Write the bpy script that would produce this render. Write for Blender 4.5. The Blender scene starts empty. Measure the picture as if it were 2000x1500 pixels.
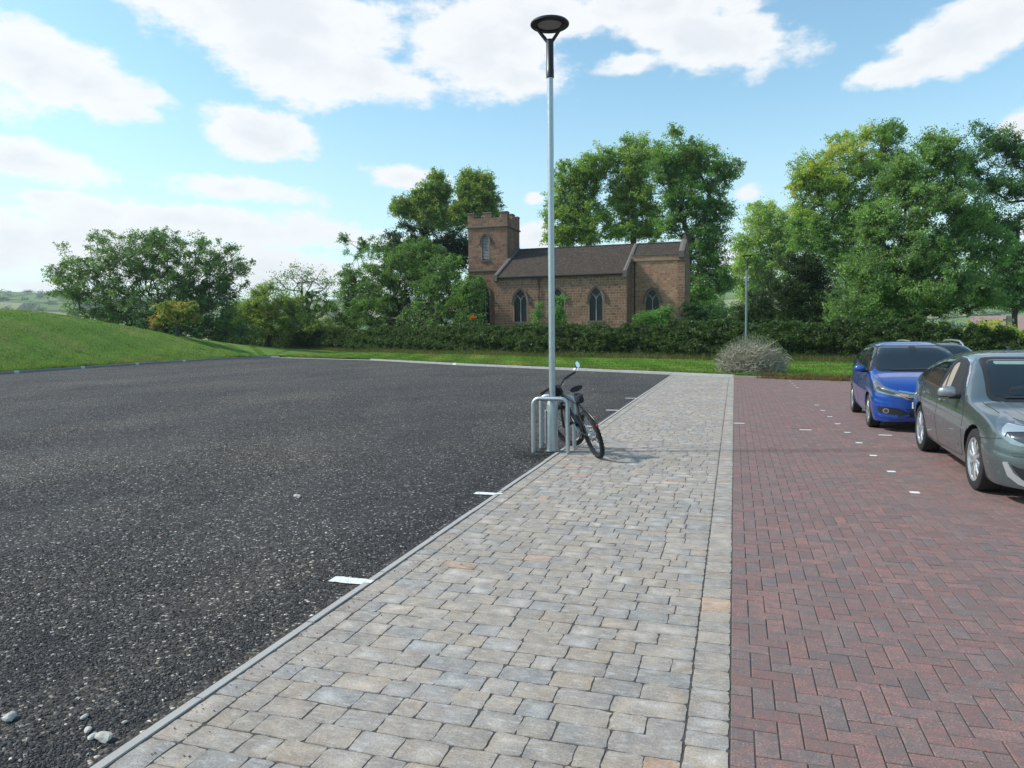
import bpy, bmesh, math, random
import numpy as np
from mathutils import Vector, Matrix
from mathutils.bvhtree import BVHTree
from mathutils.geometry import delaunay_2d_cdt
rad = math.radians
SC = bpy.context.scene
COL = SC.collection
RNG = np.random.default_rng(7)
random.seed(7)

# ------------------------------------------------------------------ camera
F, H = 1400.0, 1.74                       # focal length in photo pixels, eye height
PITCH, ROLL, YAW = 3.98, 0.6, 17.26       # world +Y runs along the paved path
Rm = (Matrix.Rotation(rad(YAW), 3, 'Z') @ Matrix.Rotation(rad(90 - PITCH), 3, 'X') @ Matrix.Rotation(rad(-ROLL), 3, 'Z'))
CAM = Vector((0, 0, H))
cd = bpy.data.cameras.new('camera')
cam = bpy.data.objects.new('camera', cd)
COL.objects.link(cam)
cam.matrix_world = Matrix.Translation(CAM) @ Rm.to_4x4()
cd.sensor_width = 36
cd.lens = 36 * F / 2000
cd.clip_start = 0.05
cd.clip_end = 9000
SC.camera = cam


def ray(px, py):
    return Rm @ Vector(((px - 1000) / F, -(py - 750) / F, -1))


def at_d(px, py, d):                      # a measured photo point at d metres in front of the camera
    return CAM + ray(px, py) * d


# ------------------------------------------------------------------ object helpers
def tag(o, label=None, cat=None, group=None, kind=None):
    if label: o['label'] = label
    if cat: o['category'] = cat
    if group: o['group'] = group
    if kind: o['kind'] = kind
    return o


def empty(name, loc=(0, 0, 0), rz=0.0):
    o = bpy.data.objects.new(name, None)
    o.location = loc
    o.rotation_euler = (0, 0, rz)
    o.empty_display_size = 0.2
    COL.objects.link(o)
    return o


def link(name, me, m=None, parent=None, smooth=False):
    if m is not None:
        me.materials.clear()
        for k in (m if isinstance(m, (list, tuple)) else [m]):
            me.materials.append(k)
    me.polygons.foreach_set('use_smooth', [bool(smooth)] * len(me.polygons))
    o = bpy.data.objects.new(name, me)
    COL.objects.link(o)
    if parent: o.parent = parent
    return o


def np_mesh(name, V, FQ, cols=None, matidx=None):
    """V (n,3); FQ (m,k) faces all with k corners; cols (n,3) per vertex"""
    V = np.asarray(V, np.float32); FQ = np.asarray(FQ, np.int32)
    me = bpy.data.meshes.new(name)
    m, k = FQ.shape
    me.vertices.add(len(V)); me.vertices.foreach_set('co', V.ravel())
    me.loops.add(m * k); me.loops.foreach_set('vertex_index', FQ.ravel())
    me.polygons.add(m)
    me.polygons.foreach_set('loop_start', np.arange(0, m * k, k, dtype=np.int32))
    me.polygons.foreach_set('loop_total', np.full(m, k, np.int32))
    if matidx is not None: me.polygons.foreach_set('material_index', np.asarray(matidx, np.int32))
    me.update(calc_edges=True)
    if cols is not None:
        a = me.color_attributes.new('Col', 'FLOAT_COLOR', 'POINT')
        c = np.ones((len(V), 4), np.float32); c[:, :3] = cols
        a.data.foreach_set('color', c.ravel())
    return me


class MB:
    """collects shapes for one mesh"""
    def __init__(s): s.v = []; s.f = []
    def add(s, vs, fs):
        b = len(s.v); s.v += [tuple(v) for v in vs]; s.f += [tuple(b + i for i in f) for f in fs]; return s
    def box(s, x0, x1, y0, y1, z0, z1):
        return s.add([(x0, y0, z0), (x1, y0, z0), (x1, y1, z0), (x0, y1, z0), (x0, y0, z1), (x1, y0, z1), (x1, y1, z1), (x0, y1, z1)],
                     [(0, 3, 2, 1), (4, 5, 6, 7), (0, 1, 5, 4), (1, 2, 6, 5), (2, 3, 7, 6), (3, 0, 4, 7)])
    def bbox(s, x0, x1, y0, y1, z0, z1, b=.01):
        """box with chamfered vertical and top edges"""
        vs = []; 
        for z, i in ((z0, 0), (z1 - b, 0), (z1, b)):
            for (x, y, sx, sy) in ((x0, y0, 1, 1), (x1, y0, -1, 1), (x1, y1, -1, -1), (x0, y1, 1, -1)):
                vs += [(x + sx * (b + i * .3), y + sy * i * .6, z), (x + sx * i * .6, y + sy * (b + i * .3), z)] if (x, y) in ((x0, y0), (x1, y1)) else \
                      [(x + sx * i * .6, y + sy * (b + i * .3), z), (x + sx * (b + i * .3), y + sy * i * .6, z)]
        # order each ring counter-clockwise
        def order(r):
            cx = (x0 + x1) / 2; cy = (y0 + y1) / 2
            return sorted(r, key=lambda k: math.atan2(vs[k][1] - cy, vs[k][0] - cx))
        rings = [order(range(8 * k, 8 * k + 8)) for k in range(3)]
        fs = []
        for a, c in ((0, 1), (1, 2)):
            for i in range(8):
                j = (i + 1) % 8
                fs.append((rings[a][i], rings[a][j], rings[c][j], rings[c][i]))
        fs.append(tuple(rings[2])); fs.append(tuple(reversed(rings[0])))
        return s.add(vs, fs)
    def tube(s, pts, r, n=8, cap=True):
        pts = [Vector(p) for p in pts]
        rs = r if isinstance(r, (list, tuple)) else [r] * len(pts)
        b = len(s.v); up = None
        for i, p in enumerate(pts):
            if i == 0: t = pts[1] - p
            elif i == len(pts) - 1: t = p - pts[i - 1]
            else: t = (pts[i + 1] - p).normalized() + (p - pts[i - 1]).normalized()
            if t.length < 1e-9: t = Vector((0, 0, 1))
            t.normalize()
            if up is None:
                up = Vector((0, 0, 1)) if abs(t.z) < .9 else Vector((1, 0, 0))
            u = (up - t * up.dot(t))
            if u.length < 1e-6: u = t.orthogonal()
            u.normalize(); up = u; w = t.cross(u)
            for k in range(n):
                a = 2 * math.pi * k / n
                s.v.append(tuple(p + (u * math.cos(a) + w * math.sin(a)) * rs[i]))
        for i in range(len(pts) - 1):
            for k in range(n):
                k2 = (k + 1) % n
                s.f.append((b + i * n + k, b + i * n + k2, b + (i + 1) * n + k2, b + (i + 1) * n + k))
        if cap:
            s.f.append(tuple(b + k for k in reversed(range(n))))
            s.f.append(tuple(b + (len(pts) - 1) * n + k for k in range(n)))
        return s
    def lathe(s, prof, n=32, M=None, close=False):
        """prof: (r, h) pairs; spun about local z, M places it"""
        b = len(s.v); M = M or Matrix()
        for (r, h) in prof:
            for k in range(n):
                a = 2 * math.pi * k / n
                s.v.append(tuple(M @ Vector((r * math.cos(a), r * math.sin(a), h))))
        m = len(prof)
        for i in range(m if close else m - 1):
            i2 = (i + 1) % m
            for k in range(n):
                k2 = (k + 1) % n
                s.f.append((b + i * n + k, b + i * n + k2, b + i2 * n + k2, b + i2 * n + k))
        if not close:
            if prof[0][0] > 1e-5: s.f.append(tuple(b + k for k in reversed(range(n))))
            if prof[-1][0] > 1e-5: s.f.append(tuple(b + (m - 1) * n + k for k in range(n)))
        return s
    def ell(s, c, rx, ry, rz, M=None, n=16, m=10, e=1.0):
        """(super)ellipsoid"""
        b = len(s.v); M = M or Matrix()
        f = lambda v: math.copysign(abs(v) ** e, v)
        for i in range(m + 1):
            ph = -math.pi / 2 + math.pi * i / m
            for k in range(n):
                a = 2 * math.pi * k / n
                p = Vector((f(math.cos(ph)) * f(math.cos(a)) * rx, f(math.cos(ph)) * f(math.sin(a)) * ry, f(math.sin(ph)) * rz))
                s.v.append(tuple(Vector(c) + M @ p))
        for i in range(m):
            for k in range(n):
                k2 = (k + 1) % n
                s.f.append((b + i * n + k, b + i * n + k2, b + (i + 1) * n + k2, b + (i + 1) * n + k))
        return s
    def build(s, name, m, parent=None, smooth=False, bevel=0):
        me = bpy.data.meshes.new(name)
        me.from_pydata(s.v, [], s.f); me.update()
        bm = bmesh.new(); bm.from_mesh(me)
        bmesh.ops.remove_doubles(bm, verts=bm.verts, dist=1e-6)
        bmesh.ops.dissolve_degenerate(bm, edges=bm.edges, dist=1e-6)
        bmesh.ops.recalc_face_normals(bm, faces=bm.faces)
        if bevel:
            es = [e for e in bm.edges if len(e.link_faces) == 2 and e.calc_face_angle(0) > .6]
            bmesh.ops.bevel(bm, geom=es, offset=bevel, segments=2, affect='EDGES', profile=.6)
        bm.to_mesh(me); bm.free()
        o = link(name, me, m, parent)
        if smooth:
            me.polygons.foreach_set('use_smooth', [True] * len(me.polygons))
            try: me.set_sharp_from_angle(angle=rad(38))
            except Exception: pass
        return o


# ------------------------------------------------------------------ materials
def new_mat(name):
    m = bpy.data.materials.new(name); m.use_nodes = True
    nt = m.node_tree; nt.nodes.clear()
    out = nt.nodes.new('ShaderNodeOutputMaterial')
    p = nt.nodes.new('ShaderNodeBsdfPrincipled')
    nt.links.new(p.outputs[0], out.inputs[0])
    return m, nt, p, out


def N(nt, t, **kw):
    n = nt.nodes.new(t)
    for k, v in kw.items(): setattr(n, k, v)
    return n


def mathn(nt, op, a, b=None, clamp=False):
    n = N(nt, 'ShaderNodeMath', operation=op, use_clamp=clamp)
    for i, v in enumerate((a, b)):
        if v is None: continue
        if isinstance(v, (int, float)): n.inputs[i].default_value = v
        else: nt.links.new(v, n.inputs[i])
    return n.outputs[0]


def mixc(nt, fac, a, b, mode='MIX'):
    n = N(nt, 'ShaderNodeMix', data_type='RGBA', blend_type=mode)
    for i, v in ((0, fac), (6, a), (7, b)):
        if isinstance(v, (int, float)): n.inputs[i].default_value = v
        elif isinstance(v, (tuple, list)): n.inputs[i].default_value = (*v[:3], 1)
        else: nt.links.new(v, n.inputs[i])
    return n.outputs[2]


def noise(nt, vec, scale, detail=4, rough=.55, out=0):
    n = N(nt, 'ShaderNodeTexNoise'); n.inputs['Scale'].default_value = scale
    n.inputs['Detail'].default_value = detail; n.inputs['Roughness'].default_value = rough
    if vec is not None: nt.links.new(vec, n.inputs['Vector'])
    return n.outputs[out]


def ramp(nt, fac, stops):
    n = N(nt, 'ShaderNodeValToRGB')
    el = n.color_ramp.elements
    while len(el) < len(stops): el.new(.5)
    for e, (p, c) in zip(el, stops):
        e.position = p; e.color = (*(c if isinstance(c, (tuple, list)) else (c, c, c)), 1)
    nt.links.new(fac, n.inputs[0])
    return n.outputs[0]


def objco(nt, scale=None):
    t = N(nt, 'ShaderNodeTexCoord').outputs['Object']
    if scale:
        mp = N(nt, 'ShaderNodeMapping'); mp.inputs['Scale'].default_value = scale
        nt.links.new(t, mp.inputs[0]); return mp.outputs[0]
    return t


def bump(nt, p, h, strength, dist=.01):
    b = N(nt, 'ShaderNodeBump'); b.inputs['Strength'].default_value = strength; b.inputs['Distance'].default_value = dist
    nt.links.new(h, b.inputs['Height']); nt.links.new(b.outputs[0], p.inputs['Normal'])


def simple(name, col, rough=.5, metal=0.0, var=.15, vs=6, bs=None, bstr=.2, spec=.5, coat=0, attr=False, rvar=.1):
    m, nt, p, out = new_mat(name)
    v = objco(nt)
    nz = noise(nt, v, vs, 5)
    base = col
    if attr:
        a = N(nt, 'ShaderNodeAttribute'); a.attribute_name = 'Col'; base = a.outputs['Color']
    dark = mixc(nt, 1.0, base, (1 - var,) * 3, 'MULTIPLY'); lite = mixc(nt, 1.0, base, (1 + var,) * 3, 'MULTIPLY')
    c = mixc(nt, nz, dark, lite)
    nt.links.new(c, p.inputs['Base Color'])
    r = mathn(nt, 'ADD', mathn(nt, 'MULTIPLY', nz, rvar * 2), rough - rvar, True)
    nt.links.new(r, p.inputs['Roughness'])
    p.inputs['Metallic'].default_value = metal
    p.inputs['Specular IOR Level'].default_value = spec
    if coat:
        p.inputs['Coat Weight'].default_value = coat; p.inputs['Coat Roughness'].default_value = .04
    if bs: bump(nt, p, noise(nt, v, bs, 3), bstr)
    return m


def leaf_mat(name, trans=.35, rough=.5, spec=.35):
    m, nt, p, out = new_mat(name)
    a = N(nt, 'ShaderNodeAttribute'); a.attribute_name = 'Col'
    nt.links.new(a.outputs['Color'], p.inputs['Base Color'])
    p.inputs['Roughness'].default_value = rough
    p.inputs['Specular IOR Level'].default_value = spec
    t = N(nt, 'ShaderNodeBsdfTranslucent')
    yc = mixc(nt, 1.0, a.outputs['Color'], (1.25, 1.35, .55), 'MULTIPLY')
    nt.links.new(yc, t.inputs['Color'])
    ms = N(nt, 'ShaderNodeMixShader'); ms.inputs[0].default_value = trans
    nt.links.new(p.outputs[0], ms.inputs[1]); nt.links.new(t.outputs[0], ms.inputs[2]); nt.links.new(ms.outputs[0], out.inputs[0])
    return m


M_leaf = leaf_mat('leaf', .5, .47, .42)
M_yew = leaf_mat('yew_needle', .15, .6, .25)
M_blade = leaf_mat('grass_blade', .35, .55, .25)
M_bark = simple('bark', (.075, .06, .045), .9, var=.45, vs=9, bs=25, bstr=.6)
M_barkpale = simple('pale_bark', (.16, .14, .11), .9, var=.4, vs=8, bs=20, bstr=.5)
M_twig = simple('dry_twig', (.37, .335, .26), .85, var=.4, vs=5, attr=False)
M_galv = simple('galvanised_steel', (.46, .50, .52), .42, metal=.75, var=.22, vs=22, bs=60, bstr=.05)
M_black = simple('black_paint', (.012, .013, .016), .38, var=.2, vs=10)
M_rubber = simple('rubber', (.018, .018, .019), .8, var=.35, vs=30, bs=150, bstr=.2)
M_white = simple('white_road_paint', (.70, .70, .68), .8, var=.5, vs=70, bs=90, bstr=.4)
M_conc = simple('concrete_kerb', (.36, .36, .355), .85, var=.22, vs=3, bs=80, bstr=.25)
M_concd = simple('weathered_kerb', (.26, .275, .29), .85, var=.3, vs=2.5, bs=80, bstr=.25)
M_kerbb = simple('brown_kerb', (.24, .21, .18), .9, var=.3, vs=3, bs=80, bstr=.3)
M_stonegrey = simple('weathered_stone', (.25, .24, .22), .9, var=.35, vs=5, bs=30, bstr=.4)

# ------------------------------------------------------------------ world: sky with clouds, and the sun
SUNV = Vector((-.965 * math.cos(rad(43)), -.26 * math.cos(rad(43)), math.sin(rad(43)))).normalized()
w = bpy.data.worlds.new('World'); SC.world = w; w.use_nodes = True
nt = w.node_tree; nt.nodes.clear()
wo = N(nt, 'ShaderNodeOutputWorld'); bg = N(nt, 'ShaderNodeBackground')
nt.links.new(bg.outputs[0], wo.inputs[0])
sky = N(nt, 'ShaderNodeTexSky', sky_type='NISHITA')
sky.sun_disc = False; sky.sun_elevation = rad(43); sky.sun_rotation = math.atan2(SUNV.x, SUNV.y) % (2 * math.pi)
sky.air_density = 1.0; sky.dust_density = .6; sky.ozone_density = 1.6
SKYGAIN = (2.1, 2.5, 2.2)
WS = .1
tc = N(nt, 'ShaderNodeTexCoord').outputs['Generated']
sep = N(nt, 'ShaderNodeSeparateXYZ'); nt.links.new(tc, sep.inputs[0])
az = mathn(nt, 'ARCTAN2', sep.outputs[0], sep.outputs[1])
el = mathn(nt, 'ARCSINE', sep.outputs[2])
cmb = N(nt, 'ShaderNodeCombineXYZ'); nt.links.new(az, cmb.inputs[0]); nt.links.new(el, cmb.inputs[1])
AE = cmb.outputs[0]


def azel(px, py):
    d = ray(px, py).normalized()
    return math.atan2(d.x, d.y), math.asin(d.z)


# cumulus placed by bearing and height above the horizon: photo px, radii px, tilt deg, weight
CL = [(520, 20, 300, 85, -6, 1), (560, 110, 150, 75, -12, 1), (720, 150, 150, 45, -8, .9), (380, 10, 170, 60, -22, .9),
      (950, 95, 170, 90, -5, .95), (1010, 150, 90, 35, 0, .8), (1040, 30, 190, 60, 0, .9), (1370, 75, 210, 58, -12, .95), (1300, 10, 240, 40, 0, .9), (1240, 120, 95, 28, 8, .7),
      (120, 150, 190, 62, -14, 1), (60, 110, 110, 40, 0, .8), (290, 190, 70, 22, -8, .6), (490, 262, 105, 48, -6, .95), (450, 245, 60, 36, 0, .7),
      (60, 315, 140, 40, -6, .9), (450, 368, 150, 26, -2, .8), (790, 345, 95, 22, -4, .8), (1900, 70, 150, 58, 8, .95), (1780, 128, 140, 26, 6, .8), (1960, 30, 120, 60, 0, .8),
      (2020, 245, 60, 50, 0, .8), (1045, 387, 24, 13, 0, .8), (90, 385, 90, 18, 0, .7), (215, 228, 30, 9, 0, .6), (1465, 380, 40, 22, 0, .5),
      (330, 430, 330, 36, 0, .78), (600, 460, 260, 32, -2, .66), (120, 470, 260, 40, 0, .8), (420, 520, 480, 50, 0, .62), (60, 560, 200, 30, 0, .5), (1060, 460, 60, 25, 0, .7), (1410, 520, 70, 50, 0, .55),
      (-300, 120, 320, 100, 0, .9), (-420, 380, 300, 70, 0, .8), (2500, 150, 300, 90, 0, .9), (2350, 420, 260, 60, 0, .7), (900, -260, 500, 110, 0, .9), (1900, -330, 420, 130, 0, .9), (-100, -300, 500, 130, 0, .9)]


def cloud_field(shift, fine=True):
    acc = None
    for (px, py, rx, ry, tl, wt) in CL:
        a, e = azel(px, py)
        k = 1 / math.sqrt(((px - 1000) / F) ** 2 + ((750 - py) / F) ** 2 + 1)
        mp = N(nt, 'ShaderNodeMapping', vector_type='TEXTURE')
        mp.inputs['Location'].default_value = (a, e + shift, 0)
        mp.inputs['Rotation'].default_value = (0, 0, rad(tl))
        mp.inputs['Scale'].default_value = (rx / F * k * 1.35, ry / F * k * 1.45, 1)
        nt.links.new(AE, mp.inputs[0])
        ln = N(nt, 'ShaderNodeVectorMath', operation='LENGTH'); nt.links.new(mp.outputs[0], ln.inputs[0])
        v = mathn(nt, 'MULTIPLY', mathn(nt, 'SUBTRACT', 1.0, ln.outputs['Value']), wt)
        acc = v if acc is None else mathn(nt, 'SMOOTH_MAX', acc, v)
        if acc is not v: acc.node.inputs[2].default_value = .12
    return acc


wn = N(nt, 'ShaderNodeMapping'); wn.inputs['Scale'].default_value = (1, 1.7, 1); nt.links.new(AE, wn.inputs[0])
n1 = noise(nt, wn.outputs[0], 7.5, 9, .6); n2 = noise(nt, wn.outputs[0], 26, 6, .62)
fld = cloud_field(0.0)
nn = mathn(nt, 'ADD', mathn(nt, 'MULTIPLY', mathn(nt, 'SUBTRACT', n1, .5), 1.25), mathn(nt, 'MULTIPLY', mathn(nt, 'SUBTRACT', n2, .5), .62))
dens = mathn(nt, 'ADD', fld, nn)
mr = N(nt, 'ShaderNodeMapRange', interpolation_type='SMOOTHSTEP'); mr.inputs[1].default_value = .11; mr.inputs[2].default_value = .42
nt.links.new(dens, mr.inputs[0]); cmask = mr.outputs[0]
# broad thin veil near the horizon
veil = N(nt, 'ShaderNodeMapRange', interpolation_type='SMOOTHSTEP'); veil.inputs[1].default_value = .34; veil.inputs[2].default_value = .0; veil.inputs[3].default_value = 0; veil.inputs[4].default_value = .55
nt.links.new(el, veil.inputs[0])
v2 = mathn(nt, 'MULTIPLY', veil.outputs[0], mathn(nt, 'ADD', .55, mathn(nt, 'MULTIPLY', n1, .8)), True)
# grey bases: thick parts of the cloud turn a little grey towards their undersides
und = N(nt, 'ShaderNodeMapRange', interpolation_type='SMOOTHSTEP'); und.inputs[1].default_value = .35; und.inputs[2].default_value = 1.05
n3 = noise(nt, wn.outputs[0], 11, 7, .6)
nt.links.new(mathn(nt, 'ADD', dens, mathn(nt, 'MULTIPLY', mathn(nt, 'SUBTRACT', n3, .5), 1.6)), und.inputs[0])
ccol = mixc(nt, mathn(nt, 'MULTIPLY', und.outputs[0], .42), (10.2, 10.3, 10.4), (7.0, 7.6, 8.2))
skyc = mixc(nt, 1.0, sky.outputs[0], SKYGAIN, 'MULTIPLY')
c1 = mixc(nt, v2, skyc, (8.2, 9.0, 9.4))
c2 = mixc(nt, mathn(nt, 'MULTIPLY', cmask, .93), c1, ccol)
nt.links.new(c2, bg.inputs[0]); bg.inputs[1].default_value = WS

sl = bpy.data.lights.new('sun', 'SUN'); sl.energy = 4.2; sl.angle = rad(4); sl.color = (1, .955, .88)
so = bpy.data.objects.new('sun', sl); COL.objects.link(so)
so.rotation_euler = (-SUNV).to_track_quat('-Z', 'Y').to_euler()
so.location = (-30, -10, 40)
SC.view_settings.view_transform = 'Standard'; SC.view_settings.look = 'None'; SC.view_settings.gamma = 1
SC.view_settings.exposure = 0
SC.cycles.max_bounces = 6; SC.cycles.transparent_max_bounces = 8
SC.cycles.use_denoising = True

# ------------------------------------------------------------------ ground heights
LK = [(-33.0, -6), (-33.6, 8), (-34.3, 18), (-35.15, 26.7), (-36.3, 32.3), (-37.3, 38.0), (-38.1, 44.5), (-38.0, 49.5), (-37.2, 51.2), (-36.0, 51.0)]
FK = [(-24.6, 45.5), (-15.2, 38.4), (-6.5, 32.8), (-2.51, 30.28), (-.02, 28.7), (3.87, 27.3), (9, 25.6), (16, 23.3), (26, 20)]
LKx = np.array([p[0] for p in LK[:8]]); LKy = np.array([p[1] for p in LK[:8]])
RIDY = np.array([-20, 20, 33, 40, 44.5, 48.5, 51.5, 54, 58, 64, 70]); RIDZ = np.array([3.98, 3.95, 3.85, 3.6, 3.15, 2.6, 2.1, 1.75, 1.2, .65, .05])


def sm(t):
    t = np.clip(t, 0, 1); return t * t * (3 - 2 * t)


def hgt(x, y):
    x = np.asarray(x, float); y = np.asarray(y, float)
    xk = np.interp(y, LKy, LKx)
    u = xk - x
    rid = np.interp(y, RIDY, RIDZ)
    tt = np.clip(u / 11.5, 0, 1)
    z = rid * (.35 * (1 - (1 - tt) ** 2) + .65 * sm(tt))
    z = np.where(u > 12, z - (rid + 5) * sm((u - 12) / 55), z)
    z = np.where(u < 0, 0, z)
    r = np.hypot(x, y)
    z = z + .09 + .05 * np.sin(x * .31 + 1.3) * np.sin(y * .27) * sm((r - 30) / 25)
    a = np.arctan2(x, y)
    z = z - 9 * sm((r - 110) / 170)
    hill = (106 + 10 * np.sin(a * 3.1 + .6) + 7 * np.sin(a * 7.7 + r * .002)) 
    z = z + hill * sm((r - 320) / 1350) ** 1.25 + 2.5 * np.sin(x * .011) * np.sin(y * .013 + 1) * sm((r - 200) / 300)
    return z


# --- ground sheet
m, nt, p, out = new_mat('fields')
v = objco(nt)
vo = N(nt, 'ShaderNodeTexVoronoi'); vo.inputs['Scale'].default_value = .0058; nt.links.new(v, vo.inputs['Vector'])
sx = N(nt, 'ShaderNodeSeparateColor'); nt.links.new(vo.outputs['Color'], sx.inputs[0])
fc = ramp(nt, sx.outputs[0], [(0, (.12, .19, .05)), (.3, (.17, .26, .07)), (.55, (.11, .20, .05)), (.72, (.30, .30, .14)), (.86, (.19, .27, .08)), (1, (.34, .30, .17))])
ve = N(nt, 'ShaderNodeTexVoronoi', feature='DISTANCE_TO_EDGE'); ve.inputs['Scale'].default_value = .0058; nt.links.new(v, ve.inputs['Vector'])
eg = mathn(nt, 'LESS_THAN', ve.outputs['Distance'], .022)
fc = mixc(nt, eg, fc, (.03, .05, .022))
fc = mixc(nt, mathn(nt, 'MULTIPLY', noise(nt, v, .08, 5), .35), fc, (.09, .13, .04))
nt.links.new(fc, p.inputs['Base Color']); p.inputs['Roughness'].default_value = .95; p.inputs['Specular IOR Level'].default_value = .1
M_fields = m

rr = np.concatenate([[0.5], np.geomspace(3, 150, 42), np.geomspace(160, 4200, 60)])
na = 300
A = np.linspace(0, 2 * np.pi, na, endpoint=False)
X = rr[:, None] * np.sin(A)[None]; Y = rr[:, None] * np.cos(A)[None]
Z = hgt(X, Y) - np.where(np.hypot(X, Y) < 120, 1.2, .5)
Z[rr < 60] = np.minimum(Z[rr < 60], -.35 + 0 * Z[rr < 60]) if False else Z[rr < 60]
inside = (X > -40) & (X < 30) & (Y < 56) & (Y > -30)
Z = np.where(inside, -1.2, Z)
Vt = np.stack([X, Y, Z], -1).reshape(-1, 3)
i = np.arange(len(rr) - 1)[:, None] * na; j = np.arange(na)[None]; j2 = (j + 1) % na
FQ = np.stack([i + j, i + j2, i + na + j2, i + na + j], -1).reshape(-1, 4)[:, ::-1]
g = link('ground', np_mesh('ground', Vt, FQ), M_fields, smooth=True)
tag(g, 'open ground running out to the far fields and hills', None, None, 'structure')

# --- lawn: bank and verge, one sheet fanning out from the back of the kerb
m, nt, p, out = new_mat('lawn')
v = objco(nt)
nA = noise(nt, v, .22, 6, .6); nB = noise(nt, v, 3.2, 6, .7); nC = noise(nt, v, 40, 3, .7)
c = ramp(nt, nA, [(.28, (.095, .17, .028)), (.42, (.12, .215, .034)), (.56, (.15, .24, .045)), (.72, (.22, .23, .075))])
c = mixc(nt, ramp(nt, nB, [(.45, 0.0), (.75, .55)]), c, (.045, .085, .015))
c = mixc(nt, ramp(nt, nC, [(.5, 0.0), (.8, .5)]), c, (.16, .19, .055))
nt.links.new(c, p.inputs['Base Color']); p.inputs['Roughness'].default_value = .95; p.inputs['Specular IOR Level'].default_value = .15
bump(nt, p, mathn(nt, 'ADD', mathn(nt, 'MULTIPLY', nC, .5), nB), .9, .05)
M_lawn = m


def resample(pts, step):
    P = np.array(pts, float); seg = np.hypot(*(P[1:] - P[:-1]).T); L = np.concatenate([[0], np.cumsum(seg)])
    n = max(2, int(L[-1] / step)); t = np.linspace(0, L[-1], n)
    return np.stack([np.interp(t, L, P[:, 0]), np.interp(t, L, P[:, 1])], -1), t


KL, kt = resample(LK + FK, .7)
d = np.gradient(KL, axis=0); nrm = np.stack([-d[:, 1], d[:, 0]], -1); nrm /= np.linalg.norm(nrm, axis=1)[:, None]
ker = np.hanning(17); ker /= ker.sum()
pad = np.pad(nrm, ((8, 8), (0, 0)), mode='edge')
nsm = np.stack([np.convolve(pad[:, k], ker, 'valid') for k in range(2)], -1); nsm /= np.linalg.norm(nsm, axis=1)[:, None]
off = np.concatenate([[.10], np.linspace(.5, 12, 24), np.linspace(13, 60, 24)])
PX = KL[:, None, 0] + nsm[:, None, 0] * off[None]; PY = KL[:, None, 1] + nsm[:, None, 1] * off[None]
PZ = hgt(PX, PY) + .006 * np.sin(PX * 7) * np.sin(PY * 5)
no = len(off)
i = np.arange(len(KL) - 1)[:, None] * no; j = np.arange(no - 1)[None]
FQ = np.stack([i + j, i + j + 1, i + no + j + 1, i + no + j], -1).reshape(-1, 4)[:, ::-1]
lw = link('lawn', np_mesh('lawn', np.stack([PX, PY, PZ], -1).reshape(-1, 3), FQ), M_lawn, smooth=True)
tag(lw, 'mown grass verge and bank behind the kerb', None, None, 'structure')

# --- gravel car park surface
m, nt, p, out = new_mat('gravel')
v = objco(nt)
vo = N(nt, 'ShaderNodeTexVoronoi'); vo.inputs['Scale'].default_value = 60; nt.links.new(v, vo.inputs['Vector'])
sx = N(nt, 'ShaderNodeSeparateColor'); nt.links.new(vo.outputs['Color'], sx.inputs[0])
base = ramp(nt, sx.outputs[0], [(0, (.015, .015, .015)), (.4, (.034, .032, .031)), (.78, (.058, .053, .052)), (.93, (.10, .094, .09)), (.985, (.26, .25, .23)), (1, (.5, .49, .46))])
vo2 = N(nt, 'ShaderNodeTexVoronoi'); vo2.inputs['Scale'].default_value = 17; nt.links.new(v, vo2.inputs['Vector'])
s2 = N(nt, 'ShaderNodeSeparateColor'); nt.links.new(vo2.outputs['Color'], s2.inputs[0])
spot = mathn(nt, 'MULTIPLY', mathn(nt, 'GREATER_THAN', s2.outputs[0], .84), mathn(nt, 'LESS_THAN', vo2.outputs['Distance'], .22))
base = mixc(nt, mathn(nt, 'MULTIPLY', spot, .7), base, (.36, .34, .31))
lg = noise(nt, objco(nt, (1, .55, 1)), .35, 7, .62)
base = mixc(nt, 1.0, base, ramp(nt, lg, [(.3, (.62, .62, .68)), (.44, (.95, .93, .94)), (.56, (1.25, 1.16, 1.07)), (.70, (1.6, 1.45, 1.28))]), 'MULTIPLY')
md = noise(nt, v, 9, 7, .8)
base = mixc(nt, 1.0, base, ramp(nt, md, [(.32, .60), (.68, 1.5)]), 'MULTIPLY')
nt.links.new(base, p.inputs['Base Color']); p.inputs['Roughness'].default_value = .82; p.inputs['Specular IOR Level'].default_value = .3
hh = mathn(nt, 'ADD', mathn(nt, 'MULTIPLY', vo.outputs['Distance'], -1.0), mathn(nt, 'MULTIPLY', md, .8))
bump(nt, p, hh, .9, .012)
M_gravel = m


def poly_sheet(name, pts, z, m):
    me = bpy.data.meshes.new(name); bm = bmesh.new()
    f = bm.faces.new([bm.verts.new((x, y, z)) for x, y in pts]); f.normal_update()
    if f.normal.z < 0: f.normal_flip()
    bmesh.ops.triangulate(bm, faces=bm.faces); bm.to_mesh(me); bm.free()
    return link(name, me, m)


gp = [(-2.47, -6)] + [(-2.47, 30.2)] + list(reversed(FK[:3])) + list(reversed(LK))
tag(poly_sheet('gravel_surface', gp, -.006, M_gravel), 'dark loose gravel car park left of the path', None, None, 'structure')
tag(poly_sheet('joint_sand', [(-2.46, -6), (26, -6), (26, 20), (16, 23.3), (9, 25.6), (3.87, 27.3), (-.02, 28.7), (-2.46, 30.25)], -.0046,
               simple('joint_sand', (.07, .06, .055), .95, var=.5, vs=60)), 'dark sand showing in the joints between the blocks', None, None, 'structure')


def farline(x):
    return np.interp(x, [p[0] for p in FK], [p[1] for p in FK]) - .02


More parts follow.
